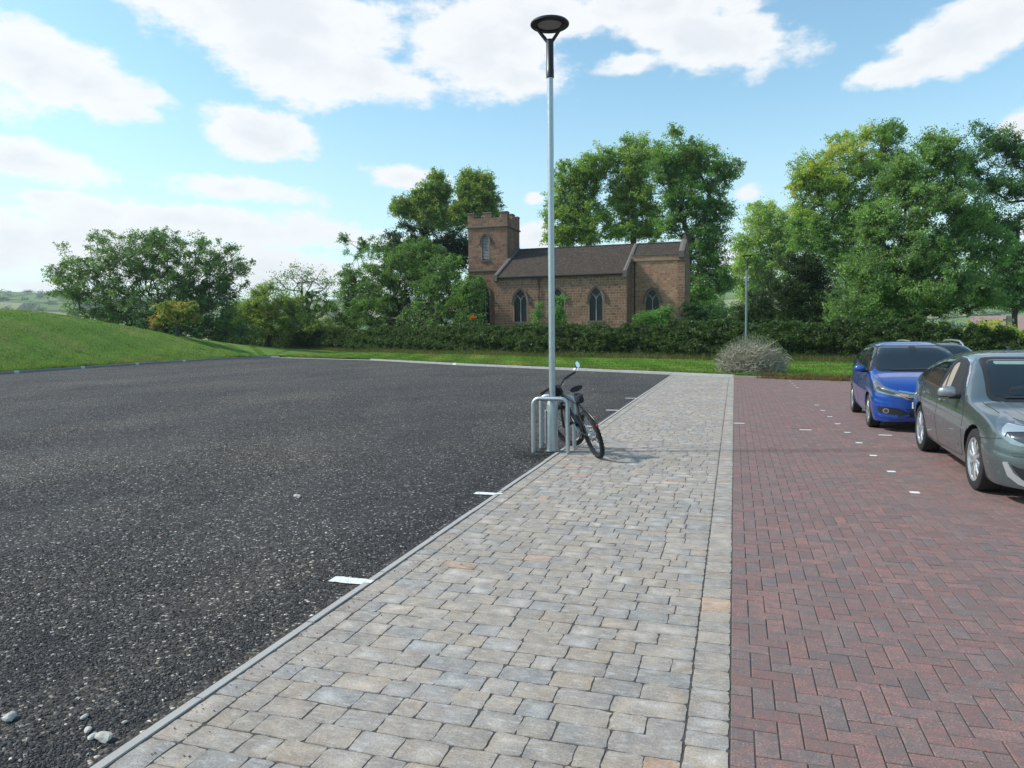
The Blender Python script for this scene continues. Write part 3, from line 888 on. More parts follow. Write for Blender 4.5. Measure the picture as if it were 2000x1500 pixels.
tree('umbrella_tree', 'small olive coloured mushroom shaped tree on the grass bank', 'tree',
     [(345, 598, 40, 11, 61), (318, 608, 20, 17, 61), (372, 610, 20, 17, 61), (345, 612, 35, 18, 61, .7), (312, 620, 11, 10, 61), (381, 618, 10, 12, 61)], 345, 61,
     [(.12, .12, .032), (.10, .12, .035), (.14, .12, .04), (.08, .10, .03)], clumps=100, per=170, leaf=.13, cr=.36, trunk_r=.15, top_frac=.45, droop=.7, hollow=.35)
tree('rust_shrub', 'small rust tinged shrub beside the mushroom shaped tree', 'shrub', [(300, 633, 12, 12, 62), (308, 626, 9, 9, 62)], 302, 62,
     [(.20, .10, .04), (.14, .11, .04), (.10, .11, .035), (.24, .08, .04)], clumps=22, per=110, leaf=.10, cr=.28, trunk_r=.04)
tree('olive_shrub', 'yellowish green rounded shrub standing behind the left part of the hedge', 'shrub',
     [(520, 600, 45, 42), (475, 610, 30, 34), (565, 610, 34, 40), (515, 630, 80, 32), (512, 572, 24, 22), (600, 635, 50, 24), (655, 640, 50, 22), (450, 640, 30, 22)], 520, 80, [(.105, .125, .032), (.085, .115, .034), (.065, .095, .03)], clumps=420, per=150, leaf=.16, cr=.7, trunk_r=.1, stems=6)
tree('thin_tree', 'thin airy tree with sparse leaves showing sky behind the hedge', 'tree',
     [(570, 545, 34, 30), (610, 550, 36, 32), (550, 560, 22, 30), (590, 530, 26, 18), (645, 560, 22, 30)], 590, 86, [(.05, .08, .04), (.06, .085, .045)], clumps=70, per=38, leaf=.2, cr=.9, trunk_r=.12, stems=3, hollow=.4)
tree('ivy_column', 'dark ivy covered column shaped conifer behind the hedge', 'tree',
     [(598, 590, 15, 38), (615, 595, 13, 32), (590, 610, 14, 25), (620, 615, 13, 20)], 605, 88, [(.03, .055, .016), (.075, .10, .02), (.022, .045, .014)], clumps=60, per=240, leaf=.13, cr=.42, trunk_r=.15, hollow=.4)
tree('cherry_tree', 'large bushy green tree in front of the church tower', 'tree',
     [(700, 560, 45, 50, 79), (760, 540, 70, 68, 76), (825, 525, 70, 58, 73), (870, 560, 60, 60, 69), (915, 575, 35, 35, 65), (690, 610, 60, 30, 80), (760, 610, 90, 38, 76), (860, 615, 85, 36, 69), (925, 610, 28, 28, 64), (800, 495, 30, 26, 74), (840, 482, 22, 18, 73), (885, 505, 18, 14, 70),
      (675, 480, 9, 22, 78, .9), (705, 478, 12, 12, 78, .8), (735, 480, 16, 16, 77, .8), (700, 505, 18, 12, 78, .5), (940, 555, 16, 14, 64, .8), (640, 590, 25, 25, 80, .6)],
     790, 75, [(.066, .115, .034), (.080, .135, .040), (.054, .095, .030), (.045, .08, .027)], clumps=850, per=160, leaf=.18, cr=.66, trunk_r=.24, top_frac=.15, stems=5, hollow=.45, droop=.4, gain=2.1)
tree('holly_tree', 'very dark dense evergreen tree left of the church tower', 'tree',
     [(800, 475, 45, 35), (850, 470, 50, 38), (890, 480, 30, 45), (850, 520, 70, 50), (780, 500, 28, 40)], 850, 84, GD, clumps=170, per=300, leaf=.2, cr=.9, trunk_r=.3, hollow=.35, gain=1.4)
LB = 'tall trees behind the church'
tree('lime_tree', 'olive crowned tall tree farthest left behind the church tower', 'tree',
     [(852, 372, 28, 32), (830, 395, 36, 26), (790, 408, 28, 17), (850, 425, 45, 26)], 838, 108, GO + G2[:1], clumps=270, per=210, leaf=.27, cr=1.05, trunk_r=.45, group=LB, hollow=.45)
tree('lime_tree', 'olive crowned tall tree rising just behind the church tower', 'tree',
     [(930, 362, 34, 30), (925, 392, 38, 36), (952, 395, 22, 26), (905, 420, 28, 26), (960, 418, 16, 14)], 925, 106, GO + G2[:1], clumps=280, per=210, leaf=.27, cr=1.05, trunk_r=.45, group=LB, hollow=.45)
tree('lime_tree', 'leafy tall tree seen right behind the near lamp post', 'tree',
     [(1110, 365, 42, 48), (1150, 345, 42, 48), (1180, 320, 30, 30), (1095, 425, 36, 40), (1150, 420, 45, 42), (1075, 430, 18, 22, 92, .5), (1130, 460, 55, 24), (1085, 465, 30, 20)], 1160, 92, [(.088, .13, .032), (.076, .115, .03), (.105, .14, .038)], clumps=280, per=210, leaf=.25, cr=1.05, trunk_r=.42, group=LB, hollow=.45, top_frac=.5)
tree('lime_tree', 'tall tree in the middle of the row above the nave roof', 'tree',
     [(1240, 310, 42, 45), (1235, 370, 48, 50), (1215, 400, 28, 35), (1260, 420, 40, 45), (1220, 445, 45, 28), (1275, 460, 35, 22)], 1235, 92, [(.092, .13, .034), (.078, .115, .03), (.105, .14, .038)], clumps=260, per=210, leaf=.25, cr=1.05, trunk_r=.4, group=LB, hollow=.45, top_frac=.5)
tree('lime_tree', 'tallest and widest dark tree behind the chancel end of the church', 'tree',
     [(1330, 305, 52, 52), (1300, 340, 35, 55), (1375, 335, 50, 50), (1425, 335, 26, 30), (1350, 400, 60, 50), (1400, 410, 34, 40), (1310, 430, 35, 45), (1375, 470, 48, 45), (1385, 530, 42, 50), (1360, 575, 34, 40), (1410, 560, 22, 30)], 1330, 88, [(.055, .10, .028), (.045, .085, .026), (.068, .12, .03)],
     clumps=440, per=230, leaf=.24, cr=1.05, trunk_r=.55, group=LB, hollow=.42, top_frac=.45, tips=lambda h, x: np.clip((h - .6) * 1.6, 0, .8), tipcols=GO)
tree('pale_tree', 'pale light green airy tree behind the far lamp post', 'tree',
     [(1490, 430, 42, 42), (1465, 480, 36, 40), (1520, 470, 40, 45), (1450, 530, 28, 35), (1500, 530, 45, 40), (1550, 440, 35, 40), (1590, 470, 35, 40), (1455, 575, 22, 22)], 1500, 105, [(.13, .175, .06), (.11, .16, .055), (.15, .19, .07)], clumps=430, per=150, leaf=.27, cr=1.15, trunk_r=.35, bark=M_barkpale, hollow=.5, droop=.5)
tree('yellowing_tree', 'tall tree with yellowing top standing left of the big right hand tree', 'tree',
     [(1585, 335, 42, 38), (1635, 300, 48, 42), (1695, 270, 42, 32), (1745, 262, 40, 26), (1620, 365, 65, 42), (1690, 345, 55, 50), (1600, 410, 45, 38), (1660, 430, 60, 45), (1740, 330, 45, 50), (1620, 480, 45, 45), (1560, 360, 20, 26), (1700, 410, 60, 50), (1580, 460, 45, 40), (1630, 520, 60, 40), (1690, 500, 50, 40)], 1650, 74, [(.075, .12, .035), (.06, .10, .032)], clumps=640, per=210, leaf=.19, cr=.85, trunk_r=.34, top_frac=.35,
     bark=M_barkpale, stems=2, hollow=.45, tips=lambda h, x: np.clip((h - .35) * 2.2, 0, .9) * np.clip(.75 - x * .9, .05, 1), tipcols=GY)
tree('yew_tree', 'dark broad yew tree behind the hedge beside the far lamp post', 'tree',
     [(1545, 545, 50, 50), (1510, 590, 60, 40), (1470, 605, 42, 28), (1570, 590, 55, 50), (1535, 625, 80, 30), (1580, 530, 30, 40), (1440, 622, 26, 16), (1600, 570, 40, 50), (1625, 610, 40, 30), (1560, 515, 24, 24)], 1540, 56, [(.030, .055, .014), (.036, .065, .016), (.024, .045, .013)], clumps=460, per=300, leaf=.10, cr=.6, trunk_r=.25, gain=1.25, m=M_yew, hollow=.35, stems=2)
tree('ash_tree', 'biggest leafy tree with dark limbs overhanging the parked cars', 'tree',
     [(1760, 345, 38, 40), (1830, 310, 44, 42), (1865, 350, 42, 50), (1800, 410, 85, 55), (1885, 430, 42, 50), (1710, 440, 42, 50), (1760, 490, 90, 50), (1700, 545, 65, 42), (1850, 500, 70, 50), (1670, 590, 52, 34), (1760, 580, 100, 50), (1870, 570, 75, 42), (1720, 625, 60, 22), (1930, 585, 36, 16), (1840, 270, 26, 18), (1790, 370, 60, 40), (1940, 480, 40, 40), (1650, 620, 50, 20), (1800, 560, 120, 60)], 1795, 50,
     [(.060, .098, .034), (.072, .115, .040), (.048, .080, .030), (.085, .125, .045)], clumps=900, per=215, leaf=.155, cr=.66, trunk_r=.42, top_frac=.22, hollow=.42, stems=2)
tree('cedar_tree', 'open airy tree with bare looking limbs at the right edge', 'tree',
     [(1895, 320, 36, 40), (1945, 280, 36, 30), (1990, 300, 30, 30), (1935, 360, 50, 35), (1990, 370, 30, 30), (2040, 330, 50, 60), (1975, 440, 45, 26), (1960, 520, 42, 26), (1985, 560, 36, 24), (2050, 450, 50, 50), (2060, 540, 50, 40), (1915, 250, 16, 16), (1930, 420, 45, 45), (1985, 500, 40, 40), (1900, 520, 30, 30), (1930, 578, 55, 15), (1990, 592, 50, 14), (2050, 600, 40, 14), (1960, 545, 40, 20)], 1985, 58,
     [(.04, .075, .03), (.05, .09, .034), (.035, .065, .028)], clumps=620, per=150, leaf=.16, cr=.68, trunk_r=.22, top_frac=.5, hollow=.6)
tree('gold_shrub', 'golden green rounded shrub beyond the hedge under the overhanging limb', 'shrub', [(1925, 643, 42, 20), (1960, 650, 22, 14), (1890, 658, 16, 10)], 1925, 46, [(.19, .21, .03), (.15, .19, .03), (.23, .22, .05)], clumps=60, per=220, leaf=.10, cr=.35, trunk_r=.05)
tree('gold_shrub', 'smaller golden shrub cut by the right edge beside the stone cross', 'shrub', [(1990, 660, 16, 12)], 1990, 47, [(.19, .20, .035), (.15, .18, .03)], clumps=24, per=200, leaf=.10, cr=.3, trunk_r=.04)
tree('bluish_bush', 'grey green bush far behind between church and far lamp post', 'bush', [(1390, 602, 24, 22), (1412, 612, 22, 14), (1370, 612, 16, 16)], 1392, 120, [(.07, .11, .055), (.085, .12, .06)], clumps=60, per=160, leaf=.32, cr=1.0, trunk_r=.12)
tree('dark_bush', 'dark low bush against the chancel end of the church', 'bush', [(1350, 612, 22, 26), (1382, 622, 30, 20)], 1360, 66, GD, clumps=60, per=220, leaf=.14, cr=.55, trunk_r=.08)
tree('overgrown_shrub', 'leafy shrub rising above the hedge under the chancel window', 'shrub', [(1285, 618, 34, 16), (1300, 612, 18, 12), (1262, 625, 24, 12)], 1285, 50, [(.055, .11, .028), (.045, .09, .026)], clumps=50, per=180, leaf=.11, cr=.4, trunk_r=.05)
tree('overgrown_shrub', 'leafy sapling sticking up above the hedge just right of the near lamp post', 'shrub', [(1092, 600, 11, 28), (1090, 622, 16, 14), (1052, 605, 8, 22), (1050, 625, 14, 10)], 1080, 55, [(.05, .10, .028), (.042, .085, .026)], clumps=40, per=110, leaf=.12, cr=.4, trunk_r=.04)

# --- the hedge
HL = [(-86, 88), (-66, 79), (-50, 73), (-38.5, 67.5), (-26, 59), (-16.3, 52.9), (-6.2, 47.8), (3.4, 43.2), (9, 40.6), (18, 37.5), (30, 33.5)]


def hedge(name, label, pts, h, th, n, leaf, cols, wob=.25):
    P, t = resample(pts, .5)
    dv = np.gradient(P, axis=0); nv = np.stack([dv[:, 1], -dv[:, 0]], -1); nv /= np.linalg.norm(nv, axis=1)[:, None]   # towards the car park
    i = RNG.integers(0, len(P) - 1, n); fr = RNG.random(n)
    b = P[i] + (P[i + 1] - P[i]) * fr[:, None]; nn = nv[i]
    s = t[i] + fr * .5
    px_ = b[:, 0]; hs_ = np.interp(px_, [5, 10, 14, 30], [1, .86, .66, .58])
    topz = h * hs_ + wob * np.sin(s * .55) * .5 + wob * .6 * np.sin(s * 1.9 + 1) + wob * .5 * np.sin(s * 5.1) + wob * .4 * np.sin(s * 11.3)
    surf = RNG.random(n)
    z = RNG.random(n) ** .9 * topz
    bulge = 0
    for fq, am in ((1.1, .14), (2.3, .12), (4.1, .09), (7.3, .07), (11.9, .05)):
        for _ in range(3):
            th_ = RNG.uniform(0, 6.28); bulge = bulge + am * .6 * np.sin(fq * (s * math.cos(th_) + z * 1.6 * math.sin(th_)) + RNG.uniform(0, 6.28))
    o_ = th * .5 + bulge - .18 * (z / h) ** 3 - np.abs(RNG.normal(0, .10, n))
    tp = surf > .74
    z = np.where(tp, topz - np.abs(RNG.normal(0, .12, n)) + (RNG.random(n) < .05) * RNG.random(n) * .35, z)
    o_ = np.where(tp, RNG.uniform(-th * .5, th * .5, n), o_)
    bk = (surf < .10); o_ = np.where(bk, -o_, o_)
    x = b[:, 0] + nn[:, 0] * o_; y = b[:, 1] + nn[:, 1] * o_
    zz = hgt(x, y) + z
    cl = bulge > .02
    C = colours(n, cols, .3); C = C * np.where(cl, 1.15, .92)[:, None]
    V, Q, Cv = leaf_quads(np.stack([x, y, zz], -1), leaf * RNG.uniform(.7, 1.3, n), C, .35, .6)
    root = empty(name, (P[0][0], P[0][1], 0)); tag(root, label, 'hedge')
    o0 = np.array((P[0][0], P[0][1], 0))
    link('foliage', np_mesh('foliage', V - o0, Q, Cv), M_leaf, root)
    mb = MB()
    for k in range(0, len(P) - 1):
        for q in range(4):
            a = P[k] + (P[k + 1] - P[k]) * random.random(); gz = ground_z(*a)
            o1 = random.uniform(-.3, .3) * th; o2 = random.uniform(-.42, .42) * th
            mb.tube([(a[0] + nv[k][0] * o1, a[1] + nv[k][1] * o1, gz - .05), (a[0] + nv[k][0] * o2 + random.uniform(-.3, .3), a[1] + nv[k][1] * o2, gz + h * float(np.interp(a[0], [5, 10, 14, 30], [1, .86, .66, .58])) * random.uniform(.6, .92))], [.035, .012], 4, False)
    so_ = mb.build('stems', M_bark, root); so_.data.transform(Matrix.Translation((-P[0][0], -P[0][1], 0)))
    # solid dark core added inside to block light through the hedge
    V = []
    mcore = simple('hedge_light_block', (.020, .026, .013), .95, var=.5, vs=3)
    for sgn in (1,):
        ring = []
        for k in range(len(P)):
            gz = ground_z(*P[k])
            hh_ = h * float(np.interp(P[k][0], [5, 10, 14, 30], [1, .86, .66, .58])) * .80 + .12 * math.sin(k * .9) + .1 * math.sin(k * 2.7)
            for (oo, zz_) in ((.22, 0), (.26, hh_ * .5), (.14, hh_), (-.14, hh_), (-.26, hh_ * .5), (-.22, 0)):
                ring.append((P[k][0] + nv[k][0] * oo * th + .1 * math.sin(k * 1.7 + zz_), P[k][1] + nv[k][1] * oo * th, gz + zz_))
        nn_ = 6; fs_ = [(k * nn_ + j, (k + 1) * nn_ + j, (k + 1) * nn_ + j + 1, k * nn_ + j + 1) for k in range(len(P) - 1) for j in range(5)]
        c_ = MB(); c_.add([(a - P[0][0], b_ - P[0][1], c) for a, b_, c in ring], fs_).build('light_block', mcore, root)
    return root


hedge('hedge', 'long dark green hedge between the verge and the churchyard', HL, 2.15, 1.7, 330000, .12, [(.060, .104, .032), (.076, .126, .040), (.050, .088, .029), (.095, .14, .046)])

# --- tangled dry bush beside the far end of the path
def dry_bush():
    c0 = at_d(1468, 735, 28.6); bx, by = c0.x, c0.y; bz = ground_z(bx, by)
    root = empty('dry_bush', (bx, by, bz)); tag(root, 'tangled dry bush of bare pale stems on the verge below the far lamp post', 'bush')
    mb = MB()
    for k in range(900):
        a = random.uniform(0, 6.28); r = random.random() ** .6
        ex, ey = math.cos(a) * 1.5 * r, math.sin(a) * 1.05 * r
        ez = 1.42 * math.sqrt(max(0, 1 - r * r * .92)) * random.uniform(.5, 1.04)
        sx_, sy_ = ex * random.uniform(.1, .75), ey * random.uniform(.1, .7)
        sw = random.uniform(-.5, .5)
        pts = []
        for t in (0, .25, .5, .75, 1):
            pts.append((sx_ + (ex - sx_) * t ** .8 + sw * math.sin(t * 3.1) * .35, sy_ + (ey - sy_) * t ** .8 + random.uniform(-.05, .05), -.02 + ez * t ** 1.15 + .10 * math.sin(t * 6 + k)))
        r0 = random.uniform(.008, .019)
        mb.tube(pts, [r0, r0 * .9, r0 * .8, r0 * .6, r0 * .3], 4, False)
    for k in range(500):      # stems that have flopped over sideways
        a = random.uniform(3.3, 6.1); x = math.cos(a) * random.uniform(.5, 1.25); y = math.sin(a) * random.uniform(.5, 1.1); z = random.uniform(.05, 1.0) * (1.2 - abs(x) * .4)
        dx = random.uniform(-.5, .5)
        mb.tube([(x, y, z), (x + dx * .5, y - .06 + random.uniform(-.1, .1), z + random.uniform(-.05, .2)), (x + dx, y + random.uniform(-.15, .1), z + random.uniform(-.15, .35))], [.012, .010, .004], 4, False)
    mb.build('stems', M_twig, root)
    n = 8000
    a = RNG.uniform(0, 6.28, n); r = RNG.random(n) ** .5; zz = np.sqrt(np.clip(1 - r * r * .9, 0, 1)) * 1.45 * RNG.uniform(.72, 1.08, n)
    keep = RNG.random(n) < np.clip((zz - .35) / .9, .08, 1)
    P = np.stack([np.cos(a) * 1.48 * r, np.sin(a) * 1.15 * r, zz], -1)[keep]
    V, Q, Cv = leaf_quads(P, .045 * RNG.uniform(.6, 1.3, len(P)), colours(len(P), [(.17, .20, .15), (.21, .23, .18), (.13, .16, .11)], .25), .6)
    link('leaves', np_mesh('leaves', V, Q, Cv), M_leaf, root)


dry_bush()

# --- weeds and dead grass along the far kerb of the bricks
def tuft_field(name, label, pts, n, h, cols, sd, cat='weeds'):
    P = np.array(pts)[RNG.integers(0, len(pts), n)] + RNG.normal(0, 1, (n, 2)) * np.array(sd)
    gz = np.where(P[:, 1] < farline(P[:, 0]), 0, hgt(P[:, 0], P[:, 1]))
    a = RNG.uniform(0, 6.28, n); wv = RNG.uniform(.004, .012, n); hh = h * RNG.uniform(.3, 1.2, n); l = RNG.normal(0, .45, (n, 2)) * hh[:, None]
    V = np.stack([np.stack([P[:, 0] - np.cos(a) * wv, P[:, 1] - np.sin(a) * wv, gz], -1), np.stack([P[:, 0] + np.cos(a) * wv, P[:, 1] + np.sin(a) * wv, gz], -1),
                  np.stack([P[:, 0] + l[:, 0], P[:, 1] + l[:, 1], gz + hh], -1)], 1)
    tag(link(name, np_mesh(name, V.reshape(-1, 3), np.arange(3 * n).reshape(-1, 3), np.repeat(colours(n, cols, .3), 3, 0)), M_blade), label, cat, None, 'stuff')


tuft_field('dead_weeds', 'brown dead weeds growing along the kerb behind the blue car', [(x, float(farline(x)) + random.uniform(-.25, .1)) for x in (1.2, 1.5, 1.9, 2.3, 2.5, 2.6, 3.0, 3.4, 3.6, 3.8, 4.1, 4.5, 5)], 5200, .16,
           [(.22, .13, .06), (.16, .11, .05), (.26, .18, .09), (.10, .12, .04)], (.16, .10))
tuft_field('verge_grass', 'long yellowing grass standing at the foot of the hedge', [(x, y - 1.15) for x, y in resample(HL[2:], .5)[0]], 42000, .42, [(.16, .17, .06), (.10, .15, .035), (.22, .19, .09)], (.35, .22), 'grass')

tree('orange_flowers', 'cluster of bright orange flowers in the hedge left of the nave', 'flowers', [(921, 620, 8, 3)], 921, 58.2, [(.62, .12, .02), (.66, .16, .03)], clumps=9, per=40, leaf=.11, cr=.14, trunk_r=.01, gain=1.1)

# ================================================================== church
def stone_mat(name, cols, mortar, bw=.46, rh=.21, sc=1.0, dirt=.35):
    m, nt, p, out = new_mat(name)
    t = N(nt, 'ShaderNodeTexCoord').outputs['Object']
    g = N(nt, 'ShaderNodeNewGeometry').outputs['Normal']
    sn = N(nt, 'ShaderNodeSeparateXYZ'); nt.links.new(g, sn.inputs[0])
    sp = N(nt, 'ShaderNodeSeparateXYZ'); nt.links.new(t, sp.inputs[0])
    side = mathn(nt, 'GREATER_THAN', mathn(nt, 'ABSOLUTE', sn.outputs[0]), .7)
    hx = mathn(nt, 'ADD', mathn(nt, 'MULTIPLY', sp.outputs[1], side), mathn(nt, 'MULTIPLY', sp.outputs[0], mathn(nt, 'SUBTRACT', 1.0, side)))
    wob = noise(nt, t, 1.3, 3)
    cb = N(nt, 'ShaderNodeCombineXYZ')
    nt.links.new(mathn(nt, 'ADD', hx, mathn(nt, 'MULTIPLY', wob, .05)), cb.inputs[0]); nt.links.new(mathn(nt, 'ADD', sp.outputs[2], mathn(nt, 'MULTIPLY', wob, .03)), cb.inputs[1])
    def brick(w_, sq):
        br = N(nt, 'ShaderNodeTexBrick'); nt.links.new(cb.outputs[0], br.inputs['Vector'])
        br.inputs['Scale'].default_value = 1; br.inputs['Brick Width'].default_value = w_; br.inputs['Row Height'].default_value = rh
        br.inputs['Mortar Size'].default_value = .02; br.inputs['Mortar Smooth'].default_value = .3; br.inputs['Bias'].default_value = 0
        br.offset = .5; br.squash = sq; br.squash_frequency = 3; br.offset_frequency = 2
        br.inputs['Color1'].default_value = (0, 0, 0, 1); br.inputs['Color2'].default_value = (1, 1, 1, 1)
        return br
    b1 = brick(bw, .62)
    c = ramp(nt, b1.outputs['Color'], cols)
    c = mixc(nt, b1.outputs['Fac'], c, mortar)
    n1_ = noise(nt, t, .7, 6, .65); n2_ = noise(nt, t, 9, 5, .7)
    c = mixc(nt, ramp(nt, n1_, [(.42, 0.0), (.72, dirt)]), c, (.045, .040, .036))
    c = mixc(nt, 1.0, c, ramp(nt, n2_, [(.3, .72), (.7, 1.3)]), 'MULTIPLY')
    nt.links.new(c, p.inputs['Base Color']); p.inputs['Roughness'].default_value = .92; p.inputs['Specular IOR Level'].default_value = .15
    bump(nt, p, mathn(nt, 'SUBTRACT', mathn(nt, 'MULTIPLY', n2_, .6), b1.outputs['Fac']), .8, .03)
    return m


SCOL = [(0, (0.206, 0.110, 0.074)), (.3, (0.304, 0.170, 0.114)), (.55, (0.249, 0.135, 0.090)), (.8, (0.369, 0.220, 0.152)), (1, (0.163, 0.095, 0.066))]
NAVE_GAIN = .92
M_nave = stone_mat('rock_faced_sandstone', [(a_, tuple(v_ * NAVE_GAIN for v_ in b_)) for a_, b_ in SCOL], (0.402, 0.275, 0.204), .50, .24, dirt=.3)
M_tower = stone_mat('smooth_sandstone', [(0, (0.260, 0.145, 0.100)), (.5, (0.337, 0.195, 0.133)), (1, (0.195, 0.115, 0.081))], (0.315, 0.210, 0.156), .56, .27, dirt=.5)
M_chan = stone_mat('pink_sandstone', [(0, (0.369, 0.190, 0.118)), (.4, (0.466, 0.250, 0.161)), (.7, (0.326, 0.170, 0.109)), (1, (0.521, 0.310, 0.204))], (0.434, 0.290, 0.213), .50, .22, dirt=.18)
M_dress = simple('dressed_sandstone', (.30, .19, .135), .9, var=.35, vs=2.5, bs=20, bstr=.3)
M_dressd = simple('weathered_dressing', (.14, .115, .10), .92, var=.4, vs=2.5, bs=20, bstr=.3)
M_lead = simple('lead_glazing', (.022, .028, .034), .4, var=.5, vs=3, spec=.35)
M_iron = simple('cast_iron', (.02, .017, .017), .6, var=.3, vs=10)
M_louv = simple('louvre_slate', (.34, .33, .33), .8, var=.2, vs=6)
M_trac = simple('pale_tracery', (.36, .33, .30), .85, var=.2, vs=6)
# tiled roof with yellow lichen flecks
m, nt, p, out = new_mat('clay_roof_tile')
t = N(nt, 'ShaderNodeTexCoord').outputs['Object']
sp = N(nt, 'ShaderNodeSeparateXYZ'); nt.links.new(t, sp.inputs[0])
cb = N(nt, 'ShaderNodeCombineXYZ'); nt.links.new(sp.outputs[0], cb.inputs[0]); nt.links.new(mathn(nt, 'MULTIPLY', sp.outputs[1], 1.09), cb.inputs[1])
br = N(nt, 'ShaderNodeTexBrick'); nt.links.new(cb.outputs[0], br.inputs['Vector'])
br.inputs['Scale'].default_value = 1; br.inputs['Brick Width'].default_value = .17; br.inputs['Row Height'].default_value = .125; br.inputs['Mortar Size'].default_value = .012
br.inputs['Color1'].default_value = (0, 0, 0, 1); br.inputs['Color2'].default_value = (1, 1, 1, 1)
c = ramp(nt, br.outputs['Color'], [(0, (.074, .055, .044)), (.5, (.10, .072, .055)), (1, (.062, .049, .040))])
c = mixc(nt, br.outputs['Fac'], c, (.022, .018, .016))
li = N(nt, 'ShaderNodeTexVoronoi'); li.inputs['Scale'].default_value = 5.5; nt.links.new(t, li.inputs['Vector'])
ls = N(nt, 'ShaderNodeSeparateColor'); nt.links.new(li.outputs['Color'], ls.inputs[0])
lm = mathn(nt, 'MULTIPLY', mathn(nt, 'LESS_THAN', li.outputs['Distance'], .30), mathn(nt, 'GREATER_THAN', mathn(nt, 'ADD', ls.outputs[0], mathn(nt, 'MULTIPLY', noise(nt, t, .5, 4), .5)), .95))
c = mixc(nt, mathn(nt, 'MULTIPLY', lm, .55), c, (.25, .21, .14))
c = mixc(nt, 1.0, c, ramp(nt, noise(nt, t, 2.2, 8, .75), [(.3, .70), (.7, 1.3)]), 'MULTIPLY')
nt.links.new(c, p.inputs['Base Color']); p.inputs['Roughness'].default_value = .9; p.inputs['Specular IOR Level'].default_value = .2
bump(nt, p, mathn(nt, 'SUBTRACT', mathn(nt, 'FRACT', mathn(nt, 'MULTIPLY', sp.outputs[1], 8.72)), br.outputs['Fac']), .6, .03)
M_roof = m

CH = empty('church', (-15.5, 65, 0)); tag(CH, 'small red sandstone church with a square battlemented tower', 'church')
CO = Vector((-15.5, 65, 0))
NX0, NX1, NY0, NY1, EZ, RY, RZ = -21.85, -9.32, 65.0, 80.0, 7.1, 72.5, 10.5
CX1, CY0, CY1, PZ_ = -4.75, 68.3, 76.7, 9.02
TX0, TX1, TY0, TY1 = -26.05, -21.87, 69.3, 73.6


def cb_build(mb, name, m, parent=None, **k):
    o = mb.build(name, m, parent or CH, **k)
    o.data.transform(Matrix.Translation(-CO if (parent is None or parent is CH) else -CO))
    return o


def arch(cx, hw, z0, zs, za, n=8):
    """outline of a pointed opening, anticlockwise seen from the front (x, z)"""
    R_ = ((za - zs) ** 2 + hw ** 2) / (2 * hw)
    pts = [(cx - hw, z0), (cx + hw, z0), (cx + hw, zs)]
    th = math.atan2(za - zs, R_ - hw)
    for i in range(1, n + 1):
        a = th * i / n; pts.append((cx + hw - R_ + R_ * math.cos(a), zs + R_ * math.sin(a)))
    for i in range(n - 1, -1, -1):
        a = th * i / n; pts.append((cx - hw + R_ - R_ * math.cos(a), zs + R_ * math.sin(a)))
    return pts


def wall_with_holes(name, x0, x1, z0, z1, y, th, holes, m):
    """front wall in the xz plane, thickness th going back (+y), with pointed openings"""
    vs = []; es = []
    def loop(pts):
        b = len(vs)
        for p_ in pts: vs.append(Vector(p_))
        for i in range(len(pts)): es.append((b + i, b + (i + 1) % len(pts)))
    loop([(x0, z0), (x1, z0), (x1, z1), (x0, z1)])
    for h_ in holes: loop(h_)
    V2, E2, F2, *_ = delaunay_2d_cdt(vs, es, [], 0, 1e-5)
    mb = MB()
    def inside(pt, poly):
        c = False; j = len(poly) - 1
        for i in range(len(poly)):
            if ((poly[i][1] > pt[1]) != (poly[j][1] > pt[1])) and pt[0] < (poly[j][0] - poly[i][0]) * (pt[1] - poly[i][1]) / (poly[j][1] - poly[i][1]) + poly[i][0]: c = not c
            j = i
        return c
    fk = []
    for f in F2:
        cx = sum(V2[i][0] for i in f) / len(f); cz = sum(V2[i][1] for i in f) / len(f)
        if not any(inside((cx, cz), h_) for h_ in holes): fk.append(f)
    mb.add([(v_[0], y, v_[1]) for v_ in V2], fk)
    for h_ in holes + [[(x0, z0), (x1, z0), (x1, z1), (x0, z1)]]:
        k = len(h_)
        mb.add([(a, y, b) for a, b in h_] + [(a, y + th, b) for a, b in h_], [(i, (i + 1) % k, k + (i + 1) % k, k + i) for i in range(k)])
    return cb_build(mb, name, m)


def strip_arch(mb, pts, w_, y0, y1):
    """a moulding following an open polyline (x, z) with width w_ outwards and depth y0..y1"""
    n = len(pts); P = [Vector(q) for q in pts]
    out = []
    for i in range(n):
        t_ = (P[min(i + 1, n - 1)] - P[max(i - 1, 0)]).normalized(); out.append(P[i] + Vector((t_.y, -t_.x)) * w_)
    b = [(p_.x, y0, p_.y) for p_ in P] + [(p_.x, y0, p_.y) for p_ in out] + [(p_.x, y1, p_.y) for p_ in P] + [(p_.x, y1, p_.y) for p_ in out]
    fs = []
    for i in range(n - 1):
        fs += [(i, i + 1, n + i + 1, n + i), (2 * n + i, 3 * n + i, 3 * n + i + 1, 2 * n + i + 1), (n + i, n + i + 1, 3 * n + i + 1, 3 * n + i), (i, 2 * n + i, 2 * n + i + 1, i + 1)]
    fs += [(0, n, 3 * n, 2 * n), (n - 1, 3 * n - 1, 4 * n - 1, 2 * n - 1)]
    return mb.add(b, fs)


